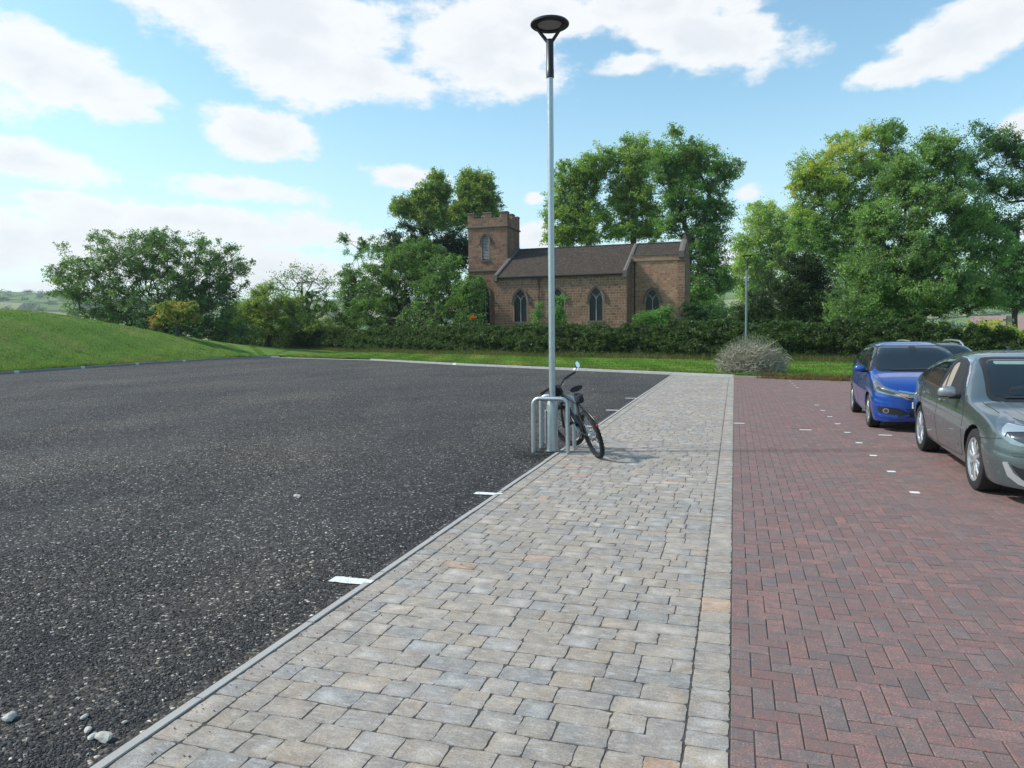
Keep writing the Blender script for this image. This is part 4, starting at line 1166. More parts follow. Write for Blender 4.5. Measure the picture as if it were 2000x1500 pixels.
def church_window(cx, hw, z0, zs, za, y, louvre=False, hood=.14):
    """stone surround, hood mould, glazing and tracery of one pointed window"""
    ar = arch(cx, hw, z0, zs, za)
    op = ar[2:] + [ar[0]]       # right springing over the top to left sill
    w_ = MB()
    strip_arch(w_, [ar[1]] + ar[2:] + [ar[0]], .10, y - .02, y + .24)
    wo_ = cb_build(w_, 'window', M_dress)
    # hood mould
    h_ = MB(); ah = arch(cx, hw + .14, zs - .12, zs, za + .17)
    strip_arch(h_, ah[1:] + [ah[0]], .09, y - .14, y - .022)
    for s in (-1, 1): h_.box(cx + s * (hw + .24) - .13, cx + s * (hw + .24) + .13, y - .14, y - .022, zs - .23, zs - .122)
    cb_build(h_, 'hood_mould', M_dressd, wo_)
    g_ = MB(); ag = arch(cx, hw - .004, z0, zs, za - .005)
    if louvre:
        z = z0 + .1
        while z < za - .25:
            half = hw - .02 if z < zs else max(.05, (hw) * (1 - ((z - zs) / (za - zs)) ** 1.6))
            g_.add([(cx - half, y + .03, z), (cx + half, y + .03, z), (cx + half, y + .15, z + .11), (cx - half, y + .15, z + .11),
                    (cx - half, y + .03, z + .03), (cx + half, y + .03, z + .03), (cx + half, y + .15, z + .14), (cx - half, y + .15, z + .14)],
                   [(0, 1, 2, 3), (4, 7, 6, 5), (0, 4, 5, 1), (2, 6, 7, 3), (0, 3, 7, 4), (1, 5, 6, 2)])
            z += .15
        cb_build(g_, 'louvre', M_louv, wo_)
        b_ = MB(); b_.add([(a, y + .26, b) for a, b in ag], [tuple(range(len(ag)))]); cb_build(b_, 'backing', M_iron, wo_)
    else:
        g_.add([(a, y + .16, b) for a, b in ag], [tuple(range(len(ag)))])
        cb_build(g_, 'pane', M_lead, wo_)
        t_ = MB()
        t_.box(cx - .035, cx + .035, y + .09, y + .15, z0, zs + .0)
        R_ = hw * 1.15
        for s in (-1, 1):
            pts = []
            for i in range(7):
                a = i / 6
                pts.append((cx + s * (hw - .03) * (a ** 1.15), y + .12, zs + (za - zs) * (.62 * math.sin(a * math.pi * .5) )))
            t_.tube(pts, .032, 5)
            pts = [(cx + s * (hw * .5) + s * (hw * .5 - .02) * math.cos(i / 6 * math.pi / 2 + 0), y + .12, zs + (za - zs) * .42 * math.sin(i / 6 * math.pi / 2)) for i in range(7)]
            t_.tube(pts, .026, 5)
            pts = [(cx + s * (hw * .5) - s * (hw * .5) * math.cos(i / 6 * math.pi / 2), y + .12, zs + (za - zs) * .42 * math.sin(i / 6 * math.pi / 2)) for i in range(7)]
            t_.tube(pts, .026, 5)
        cb_build(t_, 'tracery', M_trac, wo_)
        b_ = MB()
        z = z0 + .5
        b_.box(cx - hw * .5 - .008, cx - hw * .5 + .008, y + .147, y + .153, z0, zs)
        while z < zs: b_.box(cx - hw + .01, cx + hw - .01, y + .145, y + .155, z - .012, z + .012); z += .55
        cb_build(b_, 'glazing_bar', M_iron, wo_)
    s_ = MB(); s_.box(cx - hw - .16, cx + hw + .16, y - .08, y + .14, z0 - .16, z0 - .002); cb_build(s_, 'sill', M_dressd, wo_)
    return wo_


# nave
NW = [(-19.28, .60, 2.9, 4.82, 5.86), (-15.68, .60, 2.9, 4.82, 5.86), (-12.10, .60, 2.9, 4.82, 5.86)]
wall_with_holes('nave_wall', NX0, NX1, 0, EZ, NY0, .5, [arch(*w_) for w_ in NW], M_nave)
mb = MB(); mb.box(NX0 + .003, NX1 - .003, NY0 + .5, NY1, 0, EZ - .02)
cb_build(mb, 'nave_wall', M_tower)
mb = MB()
for X_ in (NX0 + .22, NX1 - .22):
    pass
# gable ends up to the roof slopes
for xa, xb in ((NX0, NX0 + .4), (NX1 - .4, NX1)):
    mb = MB(); mb.add([(xa, NY0 + .01, EZ - .02), (xa, NY1, EZ - .02), (xa, RY, RZ - .12), (xb, NY0 + .01, EZ - .02), (xb, NY1, EZ - .02), (xb, RY, RZ - .12)], [(0, 1, 2), (3, 5, 4), (0, 3, 4, 1), (1, 4, 5, 2), (2, 5, 3, 0)])
    cb_build(mb, 'gable', M_tower)
# roofs
def roof(x0, x1, y0, y1, z0, zr, over=.12, t_=.12):
    k = (zr - z0) / (RY - y0); k2 = (zr - z0) / (y1 - RY)
    mb = MB()
    A_ = [(y0 - over, z0 - k * over), (RY, zr), (y1 + over, z0 - k2 * over)]
    vs = [(x, a, b) for x in (x0, x1) for a, b in A_] + [(x, a, b - t_) for x in (x0, x1) for a, b in A_]
    mb.add(vs, [(0, 3, 4, 1), (1, 4, 5, 2), (6, 7, 10, 9), (7, 8, 11, 10), (0, 6, 9, 3), (2, 5, 11, 8), (0, 1, 7, 6), (1, 2, 8, 7), (3, 9, 10, 4), (4, 10, 11, 5)])
    return cb_build(mb, 'roof', M_roof)


rf = roof(NX0 + .28, NX1 - .30, NY0, NY1, EZ + .10, RZ, .22)
kk = (RZ - EZ - .1) / (RY - NY0)
rf2 = roof(NX1 - .02, CX1 - .28, CY0 + .25, CY1 - .25, EZ + .10 + kk * (CY0 + .25 - NY0), RZ - .003, 0)
mb = MB(); mb.tube([(NX0 + .2, RY, RZ + .02), (CX1 - .3, RY, RZ + .02)], .09, 6); cb_build(mb, 'ridge_tile', M_roof)
# copings on the gables
def coping(xc, y0, z0, z1, w_=.34, rise=.26, kn=True):
    mb = MB(); s = (z1 - z0) / (RY - y0)
    for sg, ya in ((1, y0), (-1, 2 * RY - y0)):
        a = (ya - sg * .12, z0 - s * .12); b = (RY, z1)
        vs = []
        for (yy_, zz_) in (a, b):
            for xx_, dz in ((xc - w_ / 2, 0), (xc - w_ / 2, rise - .06), (xc, rise), (xc + w_ / 2, rise - .06), (xc + w_ / 2, 0)): vs.append((xx_, yy_, zz_ + dz))
        mb.add(vs, [(i, (i + 1) % 5, 5 + (i + 1) % 5, 5 + i) for i in range(5)] + [(4, 3, 2, 1, 0), (5, 6, 7, 8, 9)])
        if kn: mb.box(xc - w_ / 2 - .03, xc + w_ / 2 + .03, ya - sg * .12 - .16, ya - sg * .12 + .16, z0 - .42, z0 + .17)
    return cb_build(mb, 'coping', M_dressd)


coping(NX0 + .16, NY0, EZ + .05, RZ + .0)
coping(NX1 - .16, NY0, EZ + .05, RZ - .12)
# eaves gutter and downpipes
mb = MB(); mb.tube([(NX0 + .34, NY0 - .24, EZ - .04), (NX1 - .34, NY0 - .24, EZ - .04)], .07, 6); cb_build(mb, 'gutter', M_iron)
mb = MB(); mb.box(NX0 + .01, NX1 - .01, NY0 - .09, NY0 - .003, EZ - .22, EZ - .06); cb_build(mb, 'eaves_course', M_dressd)
for (x_, y_, zt) in ((-17.45, NY0 - .10, EZ - .14), (NX1 + .30, CY0 - .10, 8.4)):
    mb = MB(); mb.tube([(x_, y_ - .1, zt), (x_, y_, zt - .25), (x_, y_, .1)], .05, 8)
    mb.box(x_ - .13, x_ + .13, y_ - .12, y_ + .07, zt - .28, zt - .03)
    for z in (1.5, 3.3, 5.1): mb.box(x_ - .09, x_ + .09, y_ - .03, y_ + .06, z, z + .06)
    cb_build(mb, 'downpipe', M_iron)
for w_ in NW: church_window(*w_, NY0)
# chancel
CW = [(-7.38, .60, 2.9, 4.75, 5.75)]
wall_with_holes('chancel_wall', NX1 - .006, CX1, 0, PZ_ - .62, CY0, .5, [arch(*CW[0])], M_chan)
mb = MB(); mb.box(NX1 - .006, CX1, CY0 + .5, CY1 - .3, 0, PZ_ - .8); cb_build(mb, 'chancel_wall', M_tower)
mb = MB(); mb.box(NX1 + .003, CX1, CY0 - .09, CY0 + .35, PZ_ - .618, PZ_ - .50); cb_build(mb, 'string_course', M_dress)
mb = MB(); mb.box(NX1 + .003, CX1, CY0 - .004, CY0 + .30, PZ_ - .498, PZ_ - .10); cb_build(mb, 'parapet', M_chan)
mb = MB(); mb.box(NX1 + .003, CX1, CY0 - .07, CY0 + .36, PZ_ - .098, PZ_ + .02); cb_build(mb, 'parapet_coping', M_dressd)
church_window(*CW[0], CY0)
mb = MB(); z0_ = PZ_ - .3
mb.add([(x_, y_, z_) for x_ in (CX1 - .35, CX1 + .30) for (y_, z_) in ((CY0 - .02, 0), (CY1, 0), (CY1, z0_), (RY, RZ + .12), (CY0 - .02, z0_ + .12))],
       [(0, 1, 2, 3, 4), (9, 8, 7, 6, 5), (0, 5, 6, 1), (1, 6, 7, 2), (2, 7, 8, 3), (3, 8, 9, 4), (4, 9, 5, 0)])
cb_build(mb, 'gable', M_nave)
coping(CX1 - .02, CY0 + .05, PZ_ + .02, RZ + .16, .5, .22)
mb = MB(); mb.box(CX1 - .2, CX1 + .18, RY - .2, RY + .2, RZ + .25, RZ + .55); mb.box(CX1 - .12, CX1 + .10, RY - .12, RY + .12, RZ + .552, RZ + .78); cb_build(mb, 'finial', M_dressd)
# tower
SZ1, SZ2, TT = 8.12, 12.5, 14.0
TW = [(-24.20, .36, 9.25, 11.05, 11.72)]; TD = [(-24.28, .45, 2.9, 5.75, 6.5)]
mbs = wall_with_holes('tower_wall', TX0, TX1, 0, SZ2, TY0, .6, [arch(*TW[0]), arch(*TD[0])], M_tower)
mb = MB(); mb.box(TX0 + .002, TX1 - .002, TY0 + .6, TY1, 0, SZ2 - .01); cb_build(mb, 'tower_wall', M_tower)
mb = MB(); mb.box(TX0 + .6, TX1 - .6, TY0 + .605, TY0 + .9, 2, 12); 
church_window(*TW[0], TY0, louvre=True); church_window(*TD[0], TY0)
for z_, pr in ((SZ1, .10), (SZ2, .12)):
    mb = MB(); mb.bbox(TX0 - pr, TX1 + pr, TY0 - pr, TY1 + pr, z_, z_ + .15, .03); cb_build(mb, 'string_course', M_dressd)
# parapet walls with battlements
pz = SZ2 + .15; ph = 13.45; th = .32
mb = MB()
mb.box(TX0 - .02, TX1 + .02, TY0 - .02, TY0 + th, pz, ph); mb.box(TX0 - .02, TX1 + .02, TY1 - th, TY1 + .02, pz, ph)
mb.box(TX0 - .02, TX0 + th, TY0 + th, TY1 - th, pz, ph); mb.box(TX1 - th, TX1 + .02, TY0 + th, TY1 - th, pz, ph)
cb_build(mb, 'parapet', M_tower)
W_ = TX1 - TX0 + .04; Dp = TY1 - TY0 + .04
mers = []
for (a, b) in ((0, .17), (.40, .60), (.83, 1.0)): mers += [(TX0 - .02 + a * W_, TX0 - .02 + b * W_, TY0 - .02, TY0 + th), (TX0 - .02 + a * W_, TX0 - .02 + b * W_, TY1 - th, TY1 + .02)]
for (a, b) in ((.40, .60),): mers += [(TX1 - th, TX1 + .02, TY0 - .02 + a * Dp, TY0 - .02 + b * Dp), (TX0 - .02, TX0 + th, TY0 - .02 + a * Dp, TY0 - .02 + b * Dp)]
for (a, b) in ((.0755, .16), (.84, .925)): mers += [(TX1 - th, TX1 + .02, TY0 - .02 + a * Dp, TY0 - .02 + b * Dp), (TX0 - .02, TX0 + th, TY0 - .02 + a * Dp, TY0 - .02 + b * Dp)]
for (a, b, c_, d_) in mers:
    mb = MB(); mb.box(a, b, c_, d_, ph, TT - .1); o = cb_build(mb, 'battlement', M_tower)
    mb = MB(); mb.bbox(a - .04, b + .04, c_ - .04, d_ + .04, TT - .1, TT + .03, .03); cb_build(mb, 'cap', M_dressd, o)
mb = MB(); mb.lathe([(.16, 0), (.13, .5), (.18, .52), (.18, .58), (.10, .62), (0, .62)], 10, Matrix.Translation((TX1 - .5, TY1 - .9, 13.5))); mb.box(TX1 - .75, TX1 - .25, TY1 - 1.15, TY1 - .65, 12.6, 13.5); cb_build(mb, 'flue', M_dressd)
mb = MB(); mb.box(TX0 + th, TX1 - th, TY0 + th, TY1 - th, SZ2 + .16, SZ2 + .3); cb_build(mb, 'tower_roof', M_iron)

# ================================================================== lamp posts, cycle stands
M_disc = simple('lamp_diffuser', (.33, .33, .32), .35, var=.15, vs=4, spec=.5)


M_pole = simple('dull_zinc', (.22, .25, .28), .55, metal=.5, var=.2, vs=10)


def lamp_post(x, y, h, label, wide=True):
    r = empty('lamp_post', (x, y, 0)); tag(r, label, 'lamp post', 'street lamps on galvanised posts')
    if wide:
        MB().lathe([(.095, 0), (.095, .02), (.082, .022), (.082, .69), (.078, .72), (.048, .79), (.048, .82)], 28).build('base', M_galv, r, smooth=True)
        mb = MB(); mb.bbox(-.107, -.080, -.05, .05,   .13, .62, .006); mb.box(-.109, -.106, -.012, .012, .42, .46)
        mb.build('access_door', M_galv, r)
        MB().lathe([(.112, 0), (.112, .014), (.10, .016)], 28).build('collar', M_black, r, smooth=True)
        z0 = .82
    else:
        MB().lathe([(.085, 0), (.085, 1.0), (.055, 1.1)], 16).build('base', M_galv, r, smooth=True); z0 = 1.1
    pr = .046 if wide else .056
    MB().lathe([(pr, z0), (pr * .97, h - .70)], 24).build('pole', M_galv if wide else M_pole, r, smooth=True)
    hd = MB().lathe([(.052, h - .72), (.056, h - .715), (.056, h - .60), (.053, h - .595), (.053, h - .22), (.05, h - .19), (0, h - .19)], 24).build('sleeve', M_black, r, smooth=True)
    mb = MB()
    for s in (-1, 1):
        mb.tube([(s * .03, 0, h - .22), (s * .13, 0, h - .09), (s * .20, 0, h + .005)], [.026, .024, .022], 8)
    mb.build('bracket', M_black, r, smooth=True)
    hd = MB().lathe([(.17, h + .022), (.19, h), (.26, h), (.275, h + .012), (.275, h + .030), (.26, h + .045), (.12, h + .056), (0, h + .058)], 48).build('lamp_head', M_black, r, smooth=True)
    MB().lathe([(0, h + .018), (.185, h + .018), (.185, h + .024), (0, h + .024)], 48).build('diffuser', M_disc, hd)
    return r


PX_, PY_ = -2.555, 10.21
lamp_post(PX_, PY_, 6.10, 'tall galvanised lamp post with a black disc head rising through the cycle stands')
q = at_d(1457, 660, 37.0)
lamp_post(q.x, q.y, 5.6, 'distant galvanised lamp post behind the dry bush', False)


def stand(x0, x1, y, label, h=.80, yaw=0.0):
    r = empty('cycle_stand', ((x0 + x1) / 2, y, 0), yaw); tag(r, label, 'cycle stand', 'galvanised cycle stands round the lamp post')
    hw = (x1 - x0) / 2; R_ = .095; pts = [(-hw, 0, 0), (-hw, 0, .3), (-hw, 0, h - R_)]
    for i in range(1, 7): a = i / 6 * math.pi / 2; pts.append((-hw + R_ - R_ * math.cos(a), 0, h - R_ + R_ * math.sin(a)))
    for i in range(0, 7): a = i / 6 * math.pi / 2; pts.append((hw - R_ + R_ * math.sin(a), 0, h - R_ + R_ * math.cos(a)))
    pts += [(hw, 0, .3), (hw, 0, 0)]
    MB().tube(pts, .031, 14).build('hoop', M_galv, r, smooth=True)


stand(-2.80, -2.285, 10.04, 'front galvanised hoop cycle stand at the lamp post foot')
stand(-2.80, -2.285, 10.48, 'rear galvanised hoop cycle stand behind the lamp post foot')

# ================================================================== bicycle
M_tyre = simple('knobbly_tyre', (.022, .021, .020), .85, var=.4, vs=40, bs=90, bstr=.5)
M_frame = simple('frame_paint', (.018, .019, .022), .35, var=.2, vs=10, coat=.4)
M_alloy = simple('alloy', (.45, .46, .47), .35, metal=.8, var=.15, vs=30)
M_grip = simple('grip', (.02, .02, .022), .75, var=.2, vs=40)
M_fab = simple('black_fabric', (.022, .024, .032), .9, var=.35, vs=30)
M_blue = simple('blue_plastic', (.02, .12, .38), .4, var=.15, vs=20)
M_mirror = simple('mirror_glass', (.55, .62, .70), .06, metal=.95, var=.03, rvar=.0)
M_red = simple('red_lens', (.45, .01, .01), .25, var=.1, vs=20)


def wheel_bike(name, parent, R_=.345, tw=.031):
    root = bpy.data.objects.new(name, None); COL.objects.link(root); root.parent = parent
    X90 = Matrix.Rotation(math.pi / 2, 4, 'X')
    prof = [(R_ - .052 + .0, -.014)] + [(R_ - tw - .004 + tw * math.cos(a) * 1.0, tw * math.sin(a)) for a in np.linspace(-2.2, 2.2, 11)] + [(R_ - .052, .014)]
    mb = MB().lathe(prof, 56, X90, close=True)
    for k in range(84):
        a = 2 * math.pi * k / 84
        for yo in ((-.014, .014) if k % 2 else (-.024, 0, .024)):
            rr_ = R_ - (.006 if abs(yo) > .02 else 0)
            c = Vector((math.cos(a) * rr_, yo, math.sin(a) * rr_)); t_ = Vector((-math.sin(a), 0, math.cos(a))); n_ = Vector((math.cos(a), 0, math.sin(a)))
            vs = [c + t_ * s1 * .0065 + Vector((0, s2 * .0055, 0)) + n_ * s3 * .005 for s3 in (-1, 1) for s1, s2 in ((-1, -1), (1, -1), (1, 1), (-1, 1))]
            mb.add(vs, [(0, 3, 2, 1), (4, 5, 6, 7), (0, 1, 5, 4), (1, 2, 6, 5), (2, 3, 7, 6), (3, 0, 4, 7)])
    mb.build('tyre', M_tyre, root, smooth=True)
    MB().lathe([(R_ - .054, -.013), (R_ - .048, -.015), (R_ - .046, .015), (R_ - .054, .013), (R_ - .070, .006), (R_ - .070, -.006)], 48, X90, close=True).build('rim', M_black, root, smooth=True)
    mb = MB()
    for k in range(28):
        a = 2 * math.pi * k / 28; b = a + (.5 if k % 4 < 2 else -.5); s = 1 if k % 2 else -1
        mb.tube([(math.cos(b) * .024, s * .028, math.sin(b) * .024), (math.cos(a) * (R_ - .068), 0, math.sin(a) * (R_ - .068))], .0014, 4, False)
    mb.build('spokes', M_alloy, root)
    mb = MB().tube([(0, -.055, 0), (0, -.035, 0), (0, .035, 0), (0, .055, 0)], [.012, .022, .022, .012], 12)
    mb.lathe([(.078, -.034), (.08, -.0325), (.058, -.032), (.056, -.034)], 24, X90, close=True)
    mb.build('hub', M_alloy, root, smooth=True)
    return root


# local frame: x forward, y left, z up; the rear tyre touches the ground at the origin
RW = .345
bk = empty('bicycle', (-1.79, 9.80, 0)); tag(bk, 'black mountain bike leaning against the galvanised cycle stands', 'bicycle')
tgt = Vector((-2.37, 10.78, 0)) - Vector((-1.79, 9.80, 0)); hd_ = math.atan2(tgt.y, tgt.x)
bk.matrix_world = Matrix.Translation((-1.79, 9.80, .012)) @ Matrix.Rotation(hd_, 4, 'Z') @ Matrix.Rotation(rad(-17), 4, 'X')
WB = 1.09
wr = wheel_bike('wheel', bk); wr.location = (0, 0, RW)
tube = lambda pts, r, nm, m, par=bk, n=10: MB().tube(pts, r, n).build(nm, m, par, smooth=True)
BB = (.43, 0, .33); ST = (.25, 0, .80); HT = (.86, 0, .90); HB = (.90, 0, .78)
mb = MB(); mb.tube([BB, ST], .018, 10); mb.tube([(.262, 0, .765), (.87, 0, .875)], .020, 10); mb.tube([BB, (.89, 0, .79)], .026, 10); mb.tube([HB, HT], .024, 12)
for s in (-1, 1):
    mb.tube([(0, s * .062, RW), (.2, s * .055, .345), (.40, s * .03, .335)], .011, 8); mb.tube([(0, s * .062, RW), (.14, s * .05, .60), (.255, s * .02, .77)], .010, 8)
mb.tube([(BB[0], -.036, BB[2]), (BB[0], .036, BB[2])], .024, 12)
mb.build('frame', M_frame, bk, smooth=True)
tube([(.25, 0, .79), (.215, 0, .97)], .014, 'seat_post', M_alloy)
sd_ = MB()
nS = 12
secs = []
for i in range(nS + 1):
    t_ = i / nS; x_ = .08 + t_ * .29; wd = .075 * (1 - t_) ** .55 + .018 + .012 * math.sin(t_ * 9) * (1 - t_); hz = 1.0 + .018 * (1 - t_) ** 2 + .004 * t_
    secs.append([(x_, wd * math.cos(a), hz + (.03 if math.sin(a) > 0 else .05) * math.sin(a)) for a in np.linspace(0, 2 * math.pi, 12, endpoint=False)])
vs = [p_ for s_ in secs for p_ in s_]
sd_.add(vs, [(i * 12 + k, i * 12 + (k + 1) % 12, (i + 1) * 12 + (k + 1) % 12, (i + 1) * 12 + k) for i in range(nS) for k in range(12)] + [tuple(range(12)), tuple(nS * 12 + k for k in range(12))[::-1]])
sdo = sd_.build('saddle', M_fab, bk, smooth=True)
mb = MB().ell((.10, 0, .865), .10, .055, .07, e=.7); mb.build('saddle_bag', M_fab, bk, smooth=True)
mb = MB().ell((.10, -.004, .865), .088, .047, .008, e=.8); mb.build('bag_band', simple('reflective_grey', (.4, .4, .42), .5), bk, smooth=True)
# drivetrain
cr_ = MB().lathe([(.088, -.052), (.092, -.050), (.07, -.048), (.066, -.052)], 32, Matrix.Translation(BB) @ Matrix.Rotation(math.pi / 2, 4, 'X'), close=True)
cr_.tube([(BB[0], -.06, BB[2]), (BB[0] - .06, -.072, BB[2] - .155)], [.014, .010], 8); cr_.tube([(BB[0], .06, BB[2]), (BB[0] + .06, .072, BB[2] + .155)], [.014, .010], 8)
for a in range(5): cr_.tube([(BB[0], -.05, BB[2]), (BB[0] + .08 * math.cos(a * 1.257), -.05, BB[2] + .08 * math.sin(a * 1.257))], .007, 5)
cr_.build('crankset', M_alloy, bk, smooth=True)
for (sx_, yy_, dz) in ((-.06, -.13, -.155), (.06, .13, .155)):
    mb = MB(); c = Vector((BB[0] + sx_, yy_, BB[2] + dz))
    for k in (-1, 1): mb.box(c.x - .045, c.x + .045, c.y + k * .042 - .006, c.y + k * .042 + .006, c.z - .011, c.z + .011); mb.box(c.x + k * .042 - .006, c.x + k * .042 + .006, c.y - .035, c.y + .035, c.z - .011, c.z + .011)
    mb.box(c.x - .035, c.x + .035, c.y - .007, c.y + .007, c.z - .008, c.z + .008)
    mb.build('pedal', M_black, bk)
mb = MB().tube([(0, -.045, RW + .036), (.43, -.05, BB[2] + .09)], .004, 6); mb.tube([(0, -.045, RW - .036), (-.01, -.05, RW - .11), (.06, -.05, RW - .10), (.43, -.05, BB[2] - .088)], .004, 6)
mb.build('chain', M_alloy, bk)
mb = MB(); mb.box(-.035, .01, -.075, -.05, RW - .14, RW - .02); mb.build('derailleur', M_black, bk)
# forks turn with the bars
ax = Vector((.90 - .86, 0, .78 - .90)).normalized()
st = bpy.data.objects.new('front_end', None); COL.objects.link(st); st.parent = bk
M0 = Matrix.Translation(HT) @ Matrix.Rotation(rad(-24), 4, ax) @ Matrix.Translation(-Vector(HT))
sub = bk
def fbuild(mb, nm, m, smooth=True):
    mb.v = [tuple(M0 @ Vector(v_)) for v_ in mb.v]; return mb.build(nm, m, bk, smooth=smooth)
bpy.data.objects.remove(st)
mb = MB()
for s in (-1, 1): mb.tube([(WB, s * .062, RW), (1.01, s * .062, .56)], .019, 10); mb.tube([(1.01, s * .062, .55), (.905, s * .062, .74)], .015, 10)
mb.tube([(.905, -.075, .74), (.905, .075, .74)], .022, 10); mb.tube([(1.005, -.062, .565), (1.035, 0, .66), (1.005, .062, .565)], .013, 8); mb.tube([(.905, 0, .74), (.85, 0, .93)], .014, 8)
fbuild(mb, 'fork', M_frame)
mb = MB(); mb.tube([(.855, 0, .92), (.86, 0, .96), (.90, 0, .985)], .02, 10); fbuild(mb, 'stem', M_black)
hb = MB(); hb.tube([(.86, -.33, 1.05), (.885, -.16, 1.05), (.90, -.06, .985), (.90, .06, .985), (.885, .16, 1.05), (.86, .33, 1.05)], .0135, 10); fbuild(hb, 'handlebar', M_black)
for s in (-1, 1):
    g_ = MB(); g_.tube([(.862, s * .22, 1.051), (.852, s * .365, 1.05)], .019, 10); fbuild(g_, 'grip', M_grip)
    l_ = MB(); l_.tube([(.895, s * .19, 1.045), (.93, s * .22, 1.02), (.935, s * .30, 1.0)], .007, 6); l_.ell((.89, s * .195, 1.04), .025, .03, .02); fbuild(l_, 'brake_lever', M_black)
mb = MB(); mb.tube([(.852, -.365, 1.05), (.85, -.40, 1.07), (.845, -.43, 1.10)], .008, 6); mb.ell((.843, -.455, 1.135), .014, .036, .055, e=.8); fbuild(mb, 'mirror_stalk', M_black)
mb = MB(); mb.lathe([(0, .0), (.043, .0), (.046, -.004), (0, -.004)], 20, Matrix.Translation((.8275, -.455, 1.135)) @ Matrix.Rotation(rad(-90), 4, 'Y') @ Matrix.Diagonal((1.2, .85, 1, 1))); fbuild(mb, 'mirror', M_mirror)
mb = MB(); mb.ell((.955, 0, .93), .05, .07, .085, e=.6); fbuild(mb, 'handlebar_bag', M_fab)
mb = MB(); mb.ell((.925, .03, 1.02), .022, .03, .02, e=.7); fbuild(mb, 'bell', M_blue)
mb = MB(); mb.tube([(.80, .03, .97), (.95, .08, 1.04), (1.0, .04, .95), (.93, 0, .80)], .0025, 5); mb.tube([(.93, -.16, .97), (1.02, -.05, .93), (1.0, .06, .6)], .0025, 5); fbuild(mb, 'cable', M_black)
fw = wheel_bike('wheel', bk)
fw.matrix_local = M0 @ Matrix.Translation((WB, 0, RW))
mb = MB().ell((-.075 - .02, 0, .70), .012, .02, .018); mb.tube([(-.08, 0, .70), (.13, 0, .66)], .006, 6)
MB().ell((-.352, 0, .52), .012, .018, .02).build('rear_reflector', M_red, bk, smooth=True)
MB().tube([(-.345, 0, .52), (-.30, 0, .60), (.02, 0, .74), (.2, 0, .72)], .006, 6).build('mudguard_stay', M_black, bk, smooth=True)
tube([(.50, .03, .43), (.60, .03, .50), (.70, .03, .60)], .032, 'bottle', M_black)

# churchyard things beyond the hedge
def place_px(px, D): v_ = at_d(px, 650, D); return v_.x, v_.y
x, y = place_px(1969, 47)
cr = empty('stone_cross', (x, y, ground_z(x, y))); tag(cr, 'grey stone cross shaft on stepped plinth beyond the hedge', 'monument')
mb = MB(); mb.bbox(-.65, .65, -.65, .65, -.2, .55, .04); mb.build('lower_step', M_stonegrey, cr)
mb = MB(); mb.bbox(-.42, .42, -.42, .42, .55, .95, .04); mb.build('upper_step', M_stonegrey, cr)
mb = MB(); mb.add([(-.16, -.16, .95), (.16, -.16, .95), (.16, .16, .95), (-.16, .16, .95), (-.11, -.11, 2.5), (.11, -.11, 2.5), (.11, .11, 2.5), (-.11, .11, 2.5)], [(3, 2, 1, 0), (4, 5, 6, 7), (0, 1, 5, 4), (1, 2, 6, 5), (2, 3, 7, 6), (3, 0, 4, 7)]); mb.box(-.3, .3, -.09, .09, 2.12, 2.3)
mb.build('shaft', M_stonegrey, cr, bevel=.02)
x, y = place_px(1873, 49)
hs = MB(); a_ = arch(0, .33, -.2, 1.35, 1.75); k = len(a_)
hs.add([(a, -.07, b) for a, b in a_] + [(a, .07, b) for a, b in a_], [tuple(range(k)), tuple(range(k, 2 * k))[::-1]] + [(i, k + i, k + (i + 1) % k, (i + 1) % k) for i in range(k)])
o = hs.build('headstone', M_stonegrey, bevel=.01); o.location = (x, y, ground_z(x, y)); o.rotation_euler = (rad(4), rad(5), rad(20)); tag(o, 'leaning grey headstone under the overhanging limb', 'headstone')
# house beyond the churchyard
x, y = place_px(1985, 90); hz = -2.1
hs = empty('brick_house', (x, y, hz), rad(-20)); tag(hs, 'orange brick house with a pinkish tiled roof at the right edge', 'house')
m_b = stone_mat('orange_brick', [(0, (.36, .17, .08)), (.5, (.42, .21, .10)), (1, (.32, .15, .08))], (.38, .30, .24), .22, .075, dirt=.15)
m_r = simple('pink_roof_tile', (.27, .19, .175), .85, var=.2, vs=2)
mb = MB(); mb.box(-5, 9, 0, 7, -1, 3.0); mb.build('wall', m_b, hs)
mb = MB(); mb.box(-.5, 4.5, -2.2, -.003, -1, 2.6); mb.add([(-.5, -2.2, 2.6), (4.5, -2.2, 2.6), (2, -2.2, 4.6), (-.5, 3, 2.6), (4.5, 3, 2.6), (2, 3, 4.6)], [(0, 1, 2), (3, 5, 4)]); mb.build('front_gable', m_b, hs)
mb = MB(); mb.add([(-5.3, -.3, 2.9), (9.3, -.3, 2.9), (9.3, 3.5, 5.6), (-5.3, 3.5, 5.6), (9.3, 7.3, 2.9), (-5.3, 7.3, 2.9)], [(0, 1, 2, 3), (3, 2, 4, 5), (0, 3, 5), (1, 4, 2)]); mb.build('roof', m_r, hs)
mb = MB()
for s in (-1, 1): mb.add([(2, -2.4, 4.75), (2 + s * 2.9, -2.4, 2.43), (2 + s * 2.9, 3.2, 2.43), (2, 3.2, 4.75), (2, -2.4, 4.60), (2 + s * 2.9, -2.4, 2.28), (2 + s * 2.9, 3.2, 2.28), (2, 3.2, 4.60)], [(0, 1, 2, 3), (4, 7, 6, 5), (0, 4, 5, 1), (1, 5, 6, 2), (2, 6, 7, 3)])
mb.build('gable_roof', m_r, hs)
mb = MB(); mb.box(5.2, 6.0, 3.1, 3.9, 4.8, 6.6); mb.build('chimney', m_b, hs)
mb = MB(); mb.box(1.1, 2.9, -2.24, -2.203, .4, 1.7); w_ = mb.build('window', M_trac, hs)
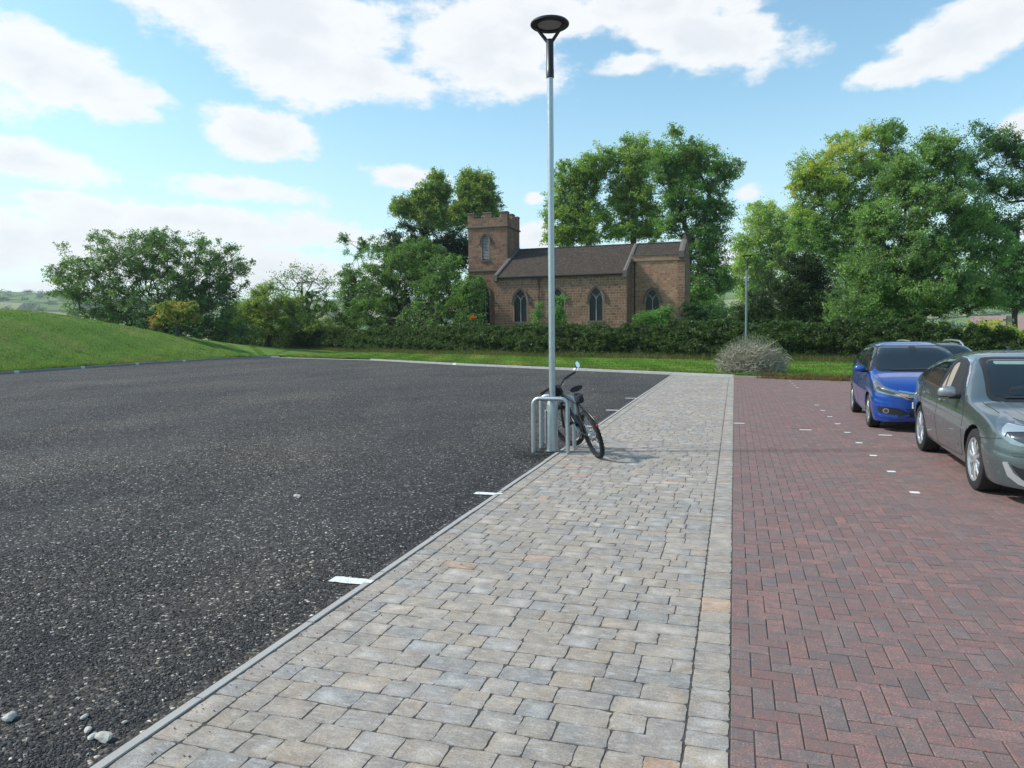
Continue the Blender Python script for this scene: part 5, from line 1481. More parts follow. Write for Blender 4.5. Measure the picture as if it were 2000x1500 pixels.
mb = MB(); mb.box(1.2, 1.96, -2.26, -2.243, .5, 1.6); mb.box(2.04, 2.8, -2.26, -2.243, .5, 1.6); mb.build('pane', M_lead, w_)

# ================================================================== far woodland on the hills
n_c = 1500
an = np.concatenate([RNG.uniform(rad(-62), rad(30), n_c)]); r_ = 240 + RNG.random(n_c) ** .8 * 1500
# hedgerow-like strings: snap most clumps onto wavy lines
k = RNG.random(n_c) < .75; r_[k] = np.round(r_[k] / 170) * 170 + 60 * np.sin(an[k] * 9 + r_[k]) + RNG.normal(0, 8, k.sum())
cx, cy = r_ * np.sin(an), r_ * np.cos(an)
per = 110
idx = np.repeat(np.arange(n_c), per); sz = RNG.uniform(4, 9, n_c)
v = RNG.normal(0, .5, (n_c * per, 3)) * sz[idx, None] * np.array((1, 1, .55))
P = np.stack([cx[idx] + v[:, 0], cy[idx] + v[:, 1], hgt(cx, cy)[idx] - .5 + np.abs(v[:, 2]) * 1.25 + .5], -1)
V, Q, Cv = leaf_quads(P, RNG.uniform(.9, 1.9, len(P)), colours(len(P), [(.035, .06, .03), (.045, .075, .032), (.03, .05, .03)], .25), .4, .8)
tag(link('far_woodland', np_mesh('far_woodland', V, Q, Cv), M_leaf), 'dark hedgerow trees and woods on the distant hills', 'woodland', None, 'stuff')

# --- thin air over the valley
q = bpy.data.materials.new('haze'); q.use_nodes = True; nt = q.node_tree; nt.nodes.clear()
o_ = N(nt, 'ShaderNodeOutputMaterial'); pv = N(nt, 'ShaderNodeVolumePrincipled'); nt.links.new(pv.outputs[0], o_.inputs['Volume'])
pv.inputs['Color'].default_value = (.80, .88, .96, 1); pv.inputs['Density'].default_value = .00020; pv.inputs['Anisotropy'].default_value = .2
hz_ = MB().box(-2400, 2400, -300, 2600, -16, 150).build('haze', q); tag(hz_, 'pale haze over the far valley', 'haze', None, 'stuff')

# ================================================================== cars
def spl(xs, ys):
    xs = np.array(xs, float); ys = np.array(ys, float)
    h = np.diff(xs); dlt = np.diff(ys) / h
    m_ = np.zeros(len(xs)); m_[0] = dlt[0]; m_[-1] = dlt[-1]
    for i in range(1, len(xs) - 1):
        m_[i] = 0 if dlt[i - 1] * dlt[i] <= 0 else 2 * dlt[i - 1] * dlt[i] / (dlt[i - 1] + dlt[i])
    def f(x):
        x = np.clip(x, xs[0], xs[-1]); i = np.clip(np.searchsorted(xs, x) - 1, 0, len(xs) - 2)
        t = (x - xs[i]) / h[i]
        return (1 + 2 * t) * (1 - t) ** 2 * ys[i] + t * (1 - t) ** 2 * h[i] * m_[i] + t * t * (3 - 2 * t) * ys[i + 1] + t * t * (t - 1) * h[i] * m_[i + 1]
    return f


def paint(name, col, flake=.5, rough=.32):
    m, nt, p, out = new_mat(name)
    v = objco(nt)
    nz = noise(nt, v, 900, 2, .7); d2 = noise(nt, v, 2.2, 4)
    c = mixc(nt, nz, tuple(a * .8 for a in col), tuple(a * 1.25 for a in col))
    nt.links.new(c, p.inputs['Base Color']); p.inputs['Metallic'].default_value = flake
    nt.links.new(mathn(nt, 'ADD', mathn(nt, 'MULTIPLY', d2, .12), rough - .06), p.inputs['Roughness'])
    p.inputs['Coat Weight'].default_value = 1; p.inputs['Coat Roughness'].default_value = .03
    return m


M_glass = simple('tinted_glass', (.010, .014, .017), .04, var=.2, vs=2, spec=.8, rvar=0)
M_trim = simple('black_trim', (.014, .014, .015), .5, var=.15, vs=20)
M_chrome = simple('chrome', (.72, .73, .74), .12, metal=1, var=.04, rvar=.02)
M_bright = simple('bright_trim', (.58, .60, .61), .3, metal=.6, var=.04)
M_lens = simple('headlight_lens', (.30, .32, .34), .16, metal=.75, var=.25, vs=14, rvar=.03)
M_lensd = simple('headlight_bowl', (.06, .07, .08), .15, metal=.3, var=.2, vs=14)
M_bulb = simple('projector_lens', (.60, .63, .65), .1, metal=.6, var=.05)
M_amber = simple('indicator_lens', (.42, .28, .20), .2, var=.1)
M_rimS = simple('silver_alloy_rim', (.62, .63, .64), .28, metal=.75, var=.08, vs=20)
M_rimD = simple('grey_alloy_rim', (.36, .37, .38), .3, metal=.75, var=.08, vs=20)
M_well = simple('wheel_well', (.010, .010, .011), .9, var=.3)
M_beige = simple('beige_upholstery', (.30, .26, .21), .8, var=.15, vs=10)
M_dark = simple('dark_cabin', (.02, .02, .022), .8, var=.2)
M_plate = simple('number_plate', (.80, .80, .78), .4, var=.03)
M_tail = simple('tail_lamp', (.30, .012, .012), .15, var=.15)


class Car:
    def __init__(s, name, label, cat, X, Y, spec):
        s.sp = spec; s.root = empty(name, (X, Y, 0)); tag(s.root, label, cat, 'cars parked on the red bricks')
        s.body()
    def section(s, y):
        p = s.sp; L = p['L']
        zt = float(p['top'](y)); zs = min(float(p['sh'](y)), zt - .004); zb = float(p['bot'](y)); W = float(p['plan'](y))
        cf = 1.0
        for d_, a, pw_ in ((y, p['nose'], p.get('np', 2.6)), (L - y, p['tail'], p.get('tp', 3.2))):
            if d_ < a: W *= max(0.0, 1 - (1 - d_ / a) ** pw_) ** (1 / pw_)
        for d_, a, zm in ((y, p['nz'], p['nzm']), (L - y, p['tz'], p['tzm'])):
            if d_ < a:
                k = max(0.0, 1 - (1 - d_ / a) ** 3.0) ** (1 / 3.0)
                zt = zm + (zt - zm) * k; zs = zm + (zs - zm) * k; zb = zm + (zb - zm) * k
        gh = max(0, min(1, (zt - zs - .05) / .30))
        n_ = 2.3 + 2.6 * gh; pts = []
        Wb = W * .93
        for u in (0, .3, .6, .85): pts.append((Wb * u, zb))
        # lower side with a tucked sill, a bulging flank and a crease
        hsd = zs - zb
        for t in (0, .04, .10, .2, .3, .4, .5, .58, .64, .70, .78, .86, .93):
            k = 1 - .035 * (1 - t) ** 4 * 1.0 - .012 * math.cos(t * 5.5) - .045 * max(0, t - .70) ** 1.3 * 2
            if t == 0: k *= .985
            k -= .012 if (t > .60) else 0
            pts.append((W * k, zb + .015 + (hsd - .015) * t))
        W1 = pts[-1][0] - W * .006
        for th in np.linspace(0, math.pi / 2, 19):
            c_, s_ = math.cos(th) ** (2 / n_), math.sin(th) ** (2 / n_)
            zz = zs + (zt - zs) * s_
            yy = max(0, W1 * c_ - p['tumble'] * (zz - zs) * c_)
            pts.append((yy, zz))
        return pts
    def body(s):
        p = s.sp; L = p['L']
        ys = np.concatenate([[.0008, .004, .010, .02, .035, .055, .08, .11, .15, .20, .26, .33, .41], np.linspace(.5, L - .5, 64), L - np.array([.41, .33, .26, .20, .15, .11, .08, .055, .035, .02, .010, .004, .0008])])
        V = []; n = None
        for y in ys:
            h_ = s.section(y); ring = [(a, y, b) for a, b in h_] + [(-a, y, b) for a, b in reversed(h_[1:-1])]
            n = len(ring); V += ring
        fs = [(i * n + k, i * n + (k + 1) % n, (i + 1) * n + (k + 1) % n, (i + 1) * n + k) for i in range(len(ys) - 1) for k in range(n)]
        fs += [tuple(range(n))[::-1], tuple((len(ys) - 1) * n + k for k in range(n))]
        me = bpy.data.meshes.new('shell'); me.from_pydata(V, [], fs); me.update()
        bm = bmesh.new(); bm.from_mesh(me); bmesh.ops.recalc_face_normals(bm, faces=bm.faces); bm.to_mesh(me)
        bmt = bm.copy(); bmesh.ops.triangulate(bmt, faces=bmt.faces); s.bvh = BVHTree.FromBMesh(bmt); bmt.free(); bm.free()
        o = link('body', me, [p['paint'], M_well], s.root, smooth=True); s.bo = o
        # wheel arches cut out of the shell
        cut = MB()
        for yw in p['axles']:
            for sd in (-1, 1):
                M = Matrix.Translation((sd * (p['W'] - .28), yw, p['tr'] + .005)) @ Matrix.Rotation(math.pi / 2, 4, 'Y')
                cut.lathe([(p['tr'] + p.get('gap', .045), -.26 if sd > 0 else -.45), (p['tr'] + p.get('gap', .045), .45 if sd > 0 else .26)], 40, M)
        co = cut.build('cutter', M_well); co.data.materials.clear(); co.data.materials.append(p['paint']); co.data.materials.append(M_well)
        co.data.polygons.foreach_set('material_index', [1] * len(co.data.polygons))
        co.parent = s.root
        bo = o.modifiers.new('arch', 'BOOLEAN'); bo.object = co; bo.operation = 'DIFFERENCE'; bo.solver = 'EXACT'
        bpy.context.view_layer.update()
        dg = bpy.context.evaluated_depsgraph_get(); ne = bpy.data.meshes.new_from_object(o.evaluated_get(dg))
        o.modifiers.clear(); o.data = ne; bpy.data.objects.remove(co)
        ne.polygons.foreach_set('use_smooth', [True] * len(ne.polygons))
        try: ne.set_sharp_from_angle(angle=rad(32))
        except Exception: pass
    def cast(s, P, dr, off):
        r = s.bvh.ray_cast(P, dr, 12)
        if r[0] is None:
            q, nn, _, _ = s.bvh.find_nearest(P + dr * 2.0)
            r = (q, nn)
            q2 = P + dr * ((q - P).dot(dr)); q, nn, _, _ = s.bvh.find_nearest(q2)
            return q + nn * off
        nn = r[1] if r[1].dot(dr) < 0 else -r[1]
        return r[0] + nn * off
    def patch(s, name, m, outline, view='front', off=.004, parent=None, ang=0, step=.035, side=-1, grid=True):
        """outline (u, z); view front: u = x ; side: u = y (from the nose) ; corner: u across a direction turned ang from the front"""
        if view == 'front': U = Vector((1, 0, 0)); dr = Vector((0, 1, 0)); O_ = Vector((0, -2, 0))
        elif view == 'top': U = Vector((1, 0, 0)); dr = Vector((0, 0, -1)); O_ = Vector((0, 0, 3))
        elif view == 'rear': U = Vector((1, 0, 0)); dr = Vector((0, -1, 0)); O_ = Vector((0, 8, 0))
        elif view == 'side': U = Vector((0, 1, 0)); dr = Vector((-side, 0, 0)); O_ = Vector((side * 3, 0, 0))
        else:
            a = rad(ang); dr = Vector((-side * math.sin(a), math.cos(a), 0)); U = Vector((math.cos(a) * -side, -math.sin(a), 0)); O_ = Vector((side * s.sp['W'], 0, 0)) - dr * 3 - U * s.sp.get('du', .12)
            # u grows from the nose tip outwards-to-centre
        Wv = Vector((0, 0, 1)) if view != 'top' else Vector((0, 1, 0))
        zf = s.sp.get('zf', 1); outline = [(a, b * (zf if view != 'top' else 1)) for a, b in outline]
        ol = []
        n = len(outline)
        for i in range(n):
            a, b = Vector(outline[i]), Vector(outline[(i + 1) % n]); k = max(1, int((b - a).length / step))
            for t in range(k): ol.append(a + (b - a) * t / k)
        vs = list(ol); es = [(i, (i + 1) % len(ol)) for i in range(len(ol))]
        if grid:
            us = [v_.x for v_ in ol]; zs_ = [v_.y for v_ in ol]
            g1 = np.arange(min(us) + step / 2, max(us), step); g2 = np.arange(min(zs_) + step / 2, max(zs_), step)
            for a in g1:
                for b in g2: vs.append(Vector((a, b)))
        V2, E2, F2, *_ = delaunay_2d_cdt(vs, es, [], 1, 1e-6)
        pts = [s.cast(O_ + U * v_[0] + Wv * v_[1], dr, off) for v_ in V2]
        # a thin edge turned back into the body
        me = bpy.data.meshes.new(name); me.from_pydata(pts, [], [tuple(f) for f in F2]); me.update()
        bm = bmesh.new(); bm.from_mesh(me)
        for f in list(bm.faces):
            f.normal_update()
            if f.normal.dot(dr) > 0: f.normal_flip()
        be = [e for e in bm.edges if e.is_boundary]
        ex = bmesh.ops.extrude_edge_only(bm, edges=be)
        for v_ in [g for g in ex['geom'] if isinstance(g, bmesh.types.BMVert)]: v_.co += dr * (off + .006)
        loose = [v_ for v_ in bm.verts if not v_.link_faces]; bmesh.ops.delete(bm, geom=loose, context='VERTS')
        bm.to_mesh(me); bm.free()
        o = link(name, me, m, parent or s.root, smooth=True)
        try: me.set_sharp_from_angle(angle=rad(45))
        except Exception: pass
        return o
    def line(s, name, m, pts, w_, view='side', off=.003, parent=None, closed=False, **k):
        """a strip of width w_ along a polyline"""
        P = [Vector(p_) for p_ in pts]
        L_, R_ = [], []
        for i in range(len(P)):
            a = P[i - 1] if (i > 0 or closed) else P[i]; b = P[(i + 1) % len(P)] if (i < len(P) - 1 or closed) else P[i]
            t_ = (b - a).normalized(); n_ = Vector((-t_.y, t_.x)); L_.append(P[i] + n_ * w_ / 2); R_.append(P[i] - n_ * w_ / 2)
        return s.patch(name, m, [tuple(q) for q in L_ + R_[::-1]], view, off, parent, grid=False, **k)
    def wheels(s, kind, mrim, nsp):
        p = s.sp; R_ = p['tr']; w_ = p['tw']; rr = p['rr']
        r0 = bpy.data.objects.new('wheel', None); COL.objects.link(r0); r0.parent = s.root
        Y90 = Matrix.Rotation(-math.pi / 2, 4, 'Y')      # lathe axis h -> -x (outer side at negative x)
        MB().lathe([(rr, -w_ * .42), (rr + .01, -w_ * .48), (R_ - .03, -w_ * .5), (R_ - .008, -w_ * .44), (R_, -w_ * .34), (R_, w_ * .34), (R_ - .008, w_ * .44), (R_ - .03, w_ * .5), (rr + .01, w_ * .49), (rr, w_ * .42)], 56, Y90, close=True).build('tyre', M_rubber, r0, smooth=True)
        rim = MB(); rim.lathe([(rr + .004, w_ * .44), (rr + .002, w_ * .48), (rr - .014, w_ * .46), (rr - .022, w_ * .3), (rr - .024, w_ * .16), (rr, w_ * .14)], 56, Y90, close=True)
        f_ = w_ * .40
        for k in range(nsp):
            prs = ((-.11, -.02), (.11, .02)) if kind == 'twin' else ((0, 0),)
            for (da, db) in prs:
                a = 2 * math.pi * (k + .25) / nsp
                a0 = a + db * 2; a1 = a + da * (1.0 if nsp > 6 else 1.5)
                wa, wb = (.020, .014) if kind == 'twin' else ((.016, .030) if nsp > 6 else (.03, .05))
                vs = []
                for (ra, an_, ww, ff) in ((.045, a0, wa, f_ - .006), (rr * .55, (a0 + a1) / 2, (wa + wb) / 2, f_ + .004), (rr - .012, a1, wb, f_ - .004)):
                    c = Vector((-ff, math.cos(an_) * ra, math.sin(an_) * ra)); t_ = Vector((0, -math.sin(an_), math.cos(an_)))
                    vs += [c - t_ * ww, c - t_ * ww * .55 + Vector((-.010, 0, 0)), c + t_ * ww * .55 + Vector((-.010, 0, 0)), c + t_ * ww, c + t_ * ww * .8 + Vector((.035, 0, 0)), c - t_ * ww * .8 + Vector((.035, 0, 0))]
                rim.add(vs, [(q * 6 + i, q * 6 + (i + 1) % 6, (q + 1) * 6 + (i + 1) % 6, (q + 1) * 6 + i) for q in range(2) for i in range(6)])
        rim.lathe([(.062, f_ - .04), (.06, f_ + .002), (.034, f_ + .012), (0, f_ + .014)], 20, Y90)
        rm = rim.build('rim', mrim, r0, smooth=True)
        MB().lathe([(0, w_ * .06), (rr * .90, w_ * .06), (rr * .90, w_ * .10), (0, w_ * .10)], 32, Y90).build('brake_shade_disc', M_well, r0, smooth=True)  # oversized blackened brake disc; its colour paints the shade between the spokes
        out = []
        for (sd, yw) in ((-1, p['axles'][0]), (-1, p['axles'][1]), (1, p['axles'][0]), (1, p['axles'][1])):
            if not out: w0 = r0
            else:
                w0 = r0.copy(); COL.objects.link(w0); w0.parent = s.root
                for ch in list(r0.children):
                    c = ch.copy(); COL.objects.link(c); c.parent = w0
            w0.location = (sd * (p['W'] - p['inset'] - w_ / 2), yw, R_)
            w0.rotation_euler = (rad(20 * (yw + 1)), 0, math.pi if sd > 0 else 0)
            out.append(w0)
    def mirror(s, y, z, m, sx, sy, sz, stalk=.05):
        for sd in (-1, 1):
            W = s.cast(Vector((sd * 3, y, z - .02)), Vector((-sd, 0, 0)), 0).x
            c = Vector((W + sd * (stalk + sx), y, z))
            mb = MB(); mb.ell(c, sx, sy, sz, Matrix.Rotation(rad(sd * 10), 3, 'Z') @ Matrix.Rotation(rad(sd * 5), 3, 'Y'), 20, 12, .78)
            o = mb.build('door_mirror', m, s.root, smooth=True)
            mb = MB(); mb.tube([(W - sd * .02, y + .01, z - sz * .8), (c.x - sd * sx * .2, y, z - sz * .8)], [.028, .024], 8); mb.ell(c + Vector((0, 0, -sz * .72)), sx * .86, sy * .8, sz * .22, None, 16, 6, .8); mb.build('mirror_foot', M_trim, o, smooth=True)
            mb = MB(); mb.ell(c + Vector((0, sy * .86, .0)), sx * .82, .012, sz * .75, Matrix.Rotation(rad(sd * 10), 3, 'Z'), 16, 8, .6); mb.build('mirror_glass', M_mirror, o, smooth=True)
    def handle(s, y, z, m):
        for sd in (-1, 1):
            q = s.cast(Vector((sd * 3, y, z)), Vector((-sd, 0, 0)), .02)
            MB().ell(q, .014, .085, .014, None, 10, 8, .7).build('door_handle', m, s.root, smooth=True)


def rnd(pts, r=.03, k=3):
    """rounds the corners of an outline"""
    out = []; n = len(pts)
    for i in range(n):
        a, b, c = Vector(pts[i - 1]), Vector(pts[i]), Vector(pts[(i + 1) % n])
        d1 = (a - b); d2 = (c - b); l = min(r, d1.length * .45, d2.length * .45)
        p0, p1 = b + d1.normalized() * l, b + d2.normalized() * l
        for t in range(k + 1):
            u = t / k; out.append(tuple(p0 * (1 - u) ** 2 + b * 2 * u * (1 - u) + p1 * u * u))
    return out


def both(fn):
    for sd in (-1, 1): fn(sd)


# ---- grey green saloon, nearest the camera
silver = Car('parked_car', 'metallic grey green saloon with open driver window nearest the camera', 'car', 3.37, 7.86, dict(
    L=4.83, W=.93, paint=paint('grey_green_paint', (.125, .155, .162), .6, .28), tumble=.42, nose=.55, np=2.7, tail=.8, tp=2.8, nz=.16, nzm=.50, tz=.22, tzm=.62,
    top=spl([0, .10, .30, .8, 1.22, 1.55, 1.95, 2.25, 2.7, 3.2, 3.7, 4.2, 4.55, 4.83], [.68, .73, .80, .90, .965, 1.16, 1.36, 1.445, 1.475, 1.455, 1.37, 1.20, 1.09, 1.02]),
    sh=spl([0, .3, .8, 1.3, 2.2, 3.2, 4.2, 4.83], [.60, .70, .83, .905, .94, .965, .98, .93]),
    bot=spl([0, .5, 1.4, 3.4, 4.4, 4.83], [.17, .17, .20, .22, .24, .33]),
    plan=spl([0, .6, 1.2, 2.5, 3.6, 4.83], [.915, .92, .925, .93, .925, .88]), axles=(.95, 3.685), tr=.335, rr=.235, tw=.235, inset=.012, gap=.038))
S = silver
S.root.rotation_euler.z = rad(-1.8)
S.wheels('single', M_rimS, 10)
# glazing
ws = S.patch('windscreen_surround', M_trim, rnd([(-.72, .945), (.72, .945), (.60, 1.40), (-.60, 1.40)], .08), 'front', .004)
wsg = S.patch('windscreen', M_glass, rnd([(-.665, .985), (.665, .985), (.555, 1.375), (-.555, 1.375)], .08), 'front', .008)
S.patch('sun_strip', simple('green_sun_strip', (.20, .30, .27), .2), rnd([(-.50, 1.318), (.50, 1.318), (.49, 1.352), (-.49, 1.352)], .012), 'front', .011, wsg)
S.line('wiper', M_trim, [(-.55, .975), (-.1, .985), (.35, .992)], .016, 'front', .016, wsg)
S.patch('steering_wheel', M_trim, rnd([(-.50, 1.0), (-.18, 1.0), (-.20, 1.06), (-.27, 1.095), (-.34, 1.105), (-.42, 1.095), (-.48, 1.06)], .03), 'front', .010, wsg)
S.patch('wheel_gap', M_glass, rnd([(-.475, 1.0), (-.205, 1.0), (-.225, 1.05), (-.28, 1.080), (-.34, 1.09), (-.41, 1.08), (-.455, 1.05)], .03), 'front', .012, wsg)
def s_side(sd):
    fr = [(1.50, .955), (1.66, 1.08), (1.90, 1.235), (2.15, 1.345), (2.42, 1.393), (2.75, 1.408), (3.10, 1.392), (3.45, 1.335), (3.80, 1.235), (4.06, 1.118), (4.0, 1.05), (3.7, 1.01), (3.0, .985), (2.2, .965)]
    S.patch('window_trim', M_chrome, rnd(fr, .04, 2), 'side', .004, side=sd)
    S.patch('window_recess', M_trim, rnd([(1.56, .968), (1.69, 1.07), (1.92, 1.218), (2.16, 1.326), (2.42, 1.372), (2.75, 1.386), (3.10, 1.370), (3.44, 1.315), (3.78, 1.217), (4.0, 1.118), (3.95, 1.07), (3.68, 1.03), (3.0, 1.005), (2.2, .985)], .03, 2), 'side', .0065, side=sd)
    if sd < 0:
        w_ = S.patch('front_side_window', M_dark, rnd([(1.74, .992), (1.93, 1.20), (2.16, 1.305), (2.42, 1.352), (2.60, 1.360), (2.66, 1.0)], .03, 2), 'side', .009, side=sd); w_['label'] = 'wound down driver window showing a beige seat'
        S.patch('front_seat', M_beige, rnd([(2.22, .998), (2.26, 1.12), (2.34, 1.25), (2.45, 1.32), (2.54, 1.31), (2.56, 1.15), (2.60, 1.002)], .05), 'side', .0115, w_, side=sd)
        S.line('seat_belt', M_trim, [(2.60, 1.33), (2.50, 1.15), (2.42, 1.0)], .035, 'side', .014, w_, side=sd)
    else:
        S.patch('front_side_window', M_glass, rnd([(1.74, .992), (1.93, 1.20), (2.16, 1.305), (2.42, 1.352), (2.60, 1.360), (2.66, 1.0)], .03, 2), 'side', .009, side=sd)
    S.patch('rear_side_window', M_glass, rnd([(2.78, 1.005), (2.74, 1.362), (3.10, 1.350), (3.42, 1.298), (3.50, 1.25), (3.55, 1.03)], .03, 2), 'side', .009, side=sd)
    S.patch('quarter_window', M_glass, rnd([(3.60, 1.04), (3.58, 1.245), (3.78, 1.195), (3.96, 1.11), (3.92, 1.08)], .03, 2), 'side', .009, side=sd)
    for nm, pts in (('front_door_seam', [(1.44, .30), (1.40, .5), (1.42, .75), (1.50, .93)]), ('middle_door_seam', [(2.66, .28), (2.67, .6), (2.68, .95)]), ('rear_door_seam', [(3.36, .45), (3.46, .58), (3.62, .68), (3.70, .82), (3.66, .99)])):
        S.line(nm, M_trim, pts, .008, 'side', .0015, side=sd)
    S.line('sill_seam', M_trim, [(1.44, .30), (2.3, .275), (3.3, .28)], .008, 'side', .0015, side=sd)
    # headlight wrapping round the corner
    hl = S.patch('headlight', M_lens, rnd([(.02, .67), (.12, .615), (.40, .575), (.60, .59), (.66, .63), (.52, .70), (.30, .755), (.08, .80), (-.14, .87), (-.20, .88), (-.10, .78)], .03), 'corner', .005, ang=38, side=sd)
    S.patch('headlight_bowl', M_lensd, rnd([(.10, .68), (.20, .635), (.42, .60), (.56, .62), (.46, .675), (.26, .73), (.08, .765), (.03, .75)], .03), 'corner', .008, hl, ang=38, side=sd)
    S.patch('projector', M_bulb, [(.34 + .052 * math.cos(a), .658 + .048 * math.sin(a)) for a in np.linspace(0, 6.28, 16, endpoint=False)], 'corner', .013, hl, ang=38, side=sd, step=.02)
    S.patch('projector', M_lensd, [(.34 + .032 * math.cos(a), .658 + .03 * math.sin(a)) for a in np.linspace(0, 6.28, 14, endpoint=False)], 'corner', .016, hl, ang=38, side=sd, step=.02)
    S.patch('daylight_strip', M_bulb, rnd([(.0, .745), (.02, .70), (.05, .68), (.06, .72), (.24, .735), (.46, .685), (.50, .70), (.26, .755), (.0, .79)], .01), 'corner', .013, hl, ang=38, side=sd)
    # lower air opening, fog lamp and chrome hockey stick
    fg = S.patch('lower_grille', M_trim, rnd([(.12, .42), (.20, .39), (.55, .37), (.62, .24), (.36, .235), (.22, .28)], .02), 'corner', .004, ang=38, side=sd)
    S.patch('fog_lamp', M_lens, [(.37 + .045 * math.cos(a), .310 + .04 * math.sin(a)) for a in np.linspace(0, 6.28, 14, endpoint=False)], 'corner', .010, fg, ang=38, side=sd, step=.02)
    S.patch('chrome_blade', M_bright, rnd([(.05, .435), (.10, .435), (.16, .33), (.24, .27), (.38, .225), (.62, .212), (.62, .182), (.36, .19), (.20, .228), (.10, .30)], .012), 'corner', .012, ang=38, side=sd)
    S.line('bumper_seam', M_trim, [(.02, .66), (-.16, .63), (-.34, .60)], .007, 'corner', .0015, ang=38, side=sd)
    S.line('washer_cap', M_trim, rnd([(.14, .50), (.27, .505), (.27, .53), (.13, .53)], .01), .004, 'corner', .0015, ang=38, side=sd, closed=False)
    S.line('bonnet_seam', M_trim, [(sd * .28, .10), (sd * .56, .30), (sd * .74, .7), (sd * .78, 1.2)], .008, 'top', .0015)
both(s_side)
S.patch('grille', M_trim, rnd([(-.36, .60), (.36, .60), (.27, .42), (-.27, .42)], .04), 'front', .004)
S.patch('grille_bar', M_chrome, rnd([(-.37, .61), (.37, .61), (.36, .575), (-.36, .575)], .012), 'front', .010)
S.patch('lower_grille', M_trim, rnd([(-.45, .37), (.45, .37), (.48, .27), (-.48, .27)], .02), 'front', .004)
S.patch('number_plate', M_plate, rnd([(-.26, .415), (.26, .415), (.26, .305), (-.26, .305)], .008), 'front', .014)
S.line('bonnet_crease', S.sp['paint'], [(-.45, .18), (-.56, .7), (-.60, 1.2)], .02, 'top', .004); S.line('bonnet_crease', S.sp['paint'], [(.45, .18), (.56, .7), (.60, 1.2)], .02, 'top', .004)
S.patch('rear_screen', M_glass, rnd([(-.56, 1.12), (.56, 1.12), (.50, 1.40), (-.50, 1.40)], .06), 'rear', .006)
both(lambda sd: S.patch('tail_light', M_tail, rnd([(sd * .45, .86), (sd * .80, .84), (sd * .84, .98), (sd * .45, .96)], .03), 'rear', .006))
S.mirror(1.70, 1.005, M_rimD, .10, .058, .068)
S.handle(2.50, .845, M_chrome); S.handle(3.42, .865, M_chrome)
q = S.cast(Vector((0, 3.15, 3)), Vector((0, 0, -1)), 0); MB().tube([(0, 3.12, q.z - .01), (0, 3.18, q.z + .035), (0, 3.3, q.z + .05)], [.03, .02, .008], 8).build('aerial', M_trim, S.root, smooth=True)

# ---- blue hatchback
blue = Car('parked_car', 'bright metallic blue small hatchback parked behind the grey green saloon', 'car', 3.12, 13.42, dict(
    L=3.99, W=.847, paint=paint('blue_paint', (.012, .075, .38), .5, .26), tumble=.36, nose=.42, np=2.7, tail=.45, tp=3.4, nz=.20, nzm=.50, tz=.18, tzm=.62,
    top=spl([0, .08, .25, .55, .85, 1.15, 1.6, 1.95, 2.3, 2.8, 3.3, 3.65, 3.85, 3.99], [.70, .76, .84, .93, 1.00, 1.14, 1.37, 1.475, 1.52, 1.515, 1.46, 1.36, 1.15, .98]),
    sh=spl([0, .25, .6, 1.0, 2.0, 3.0, 3.99], [.66, .76, .86, .92, .96, 1.01, 1.0]),
    bot=spl([0, .4, 1.2, 3.2, 3.99], [.16, .16, .19, .22, .34]),
    plan=spl([0, .5, 1.0, 2.0, 3.2, 3.99], [.82, .835, .845, .847, .84, .80]), axles=(.80, 3.33), tr=.298, rr=.212, tw=.19, inset=.012, gap=.04))
B_ = blue
B_.root.rotation_euler.z = rad(-2.2)
B_.wheels('twin', M_rimD, 8)
B_.patch('windscreen_surround', M_trim, rnd([(-.71, 1.0), (.71, 1.0), (.585, 1.445), (-.585, 1.445)], .10), 'front', .004)
bw_ = B_.patch('windscreen', M_glass, rnd([(-.675, 1.025), (.675, 1.025), (.56, 1.425), (-.56, 1.425)], .10), 'front', .008)
B_.patch('sensor_housing', M_trim, rnd([(-.07, 1.345), (.07, 1.345), (.06, 1.42), (-.06, 1.42)], .02), 'front', .011, bw_)
B_.line('wiper', M_trim, [(-.45, 1.02), (0, 1.03), (.35, 1.035)], .016, 'front', .016, bw_)
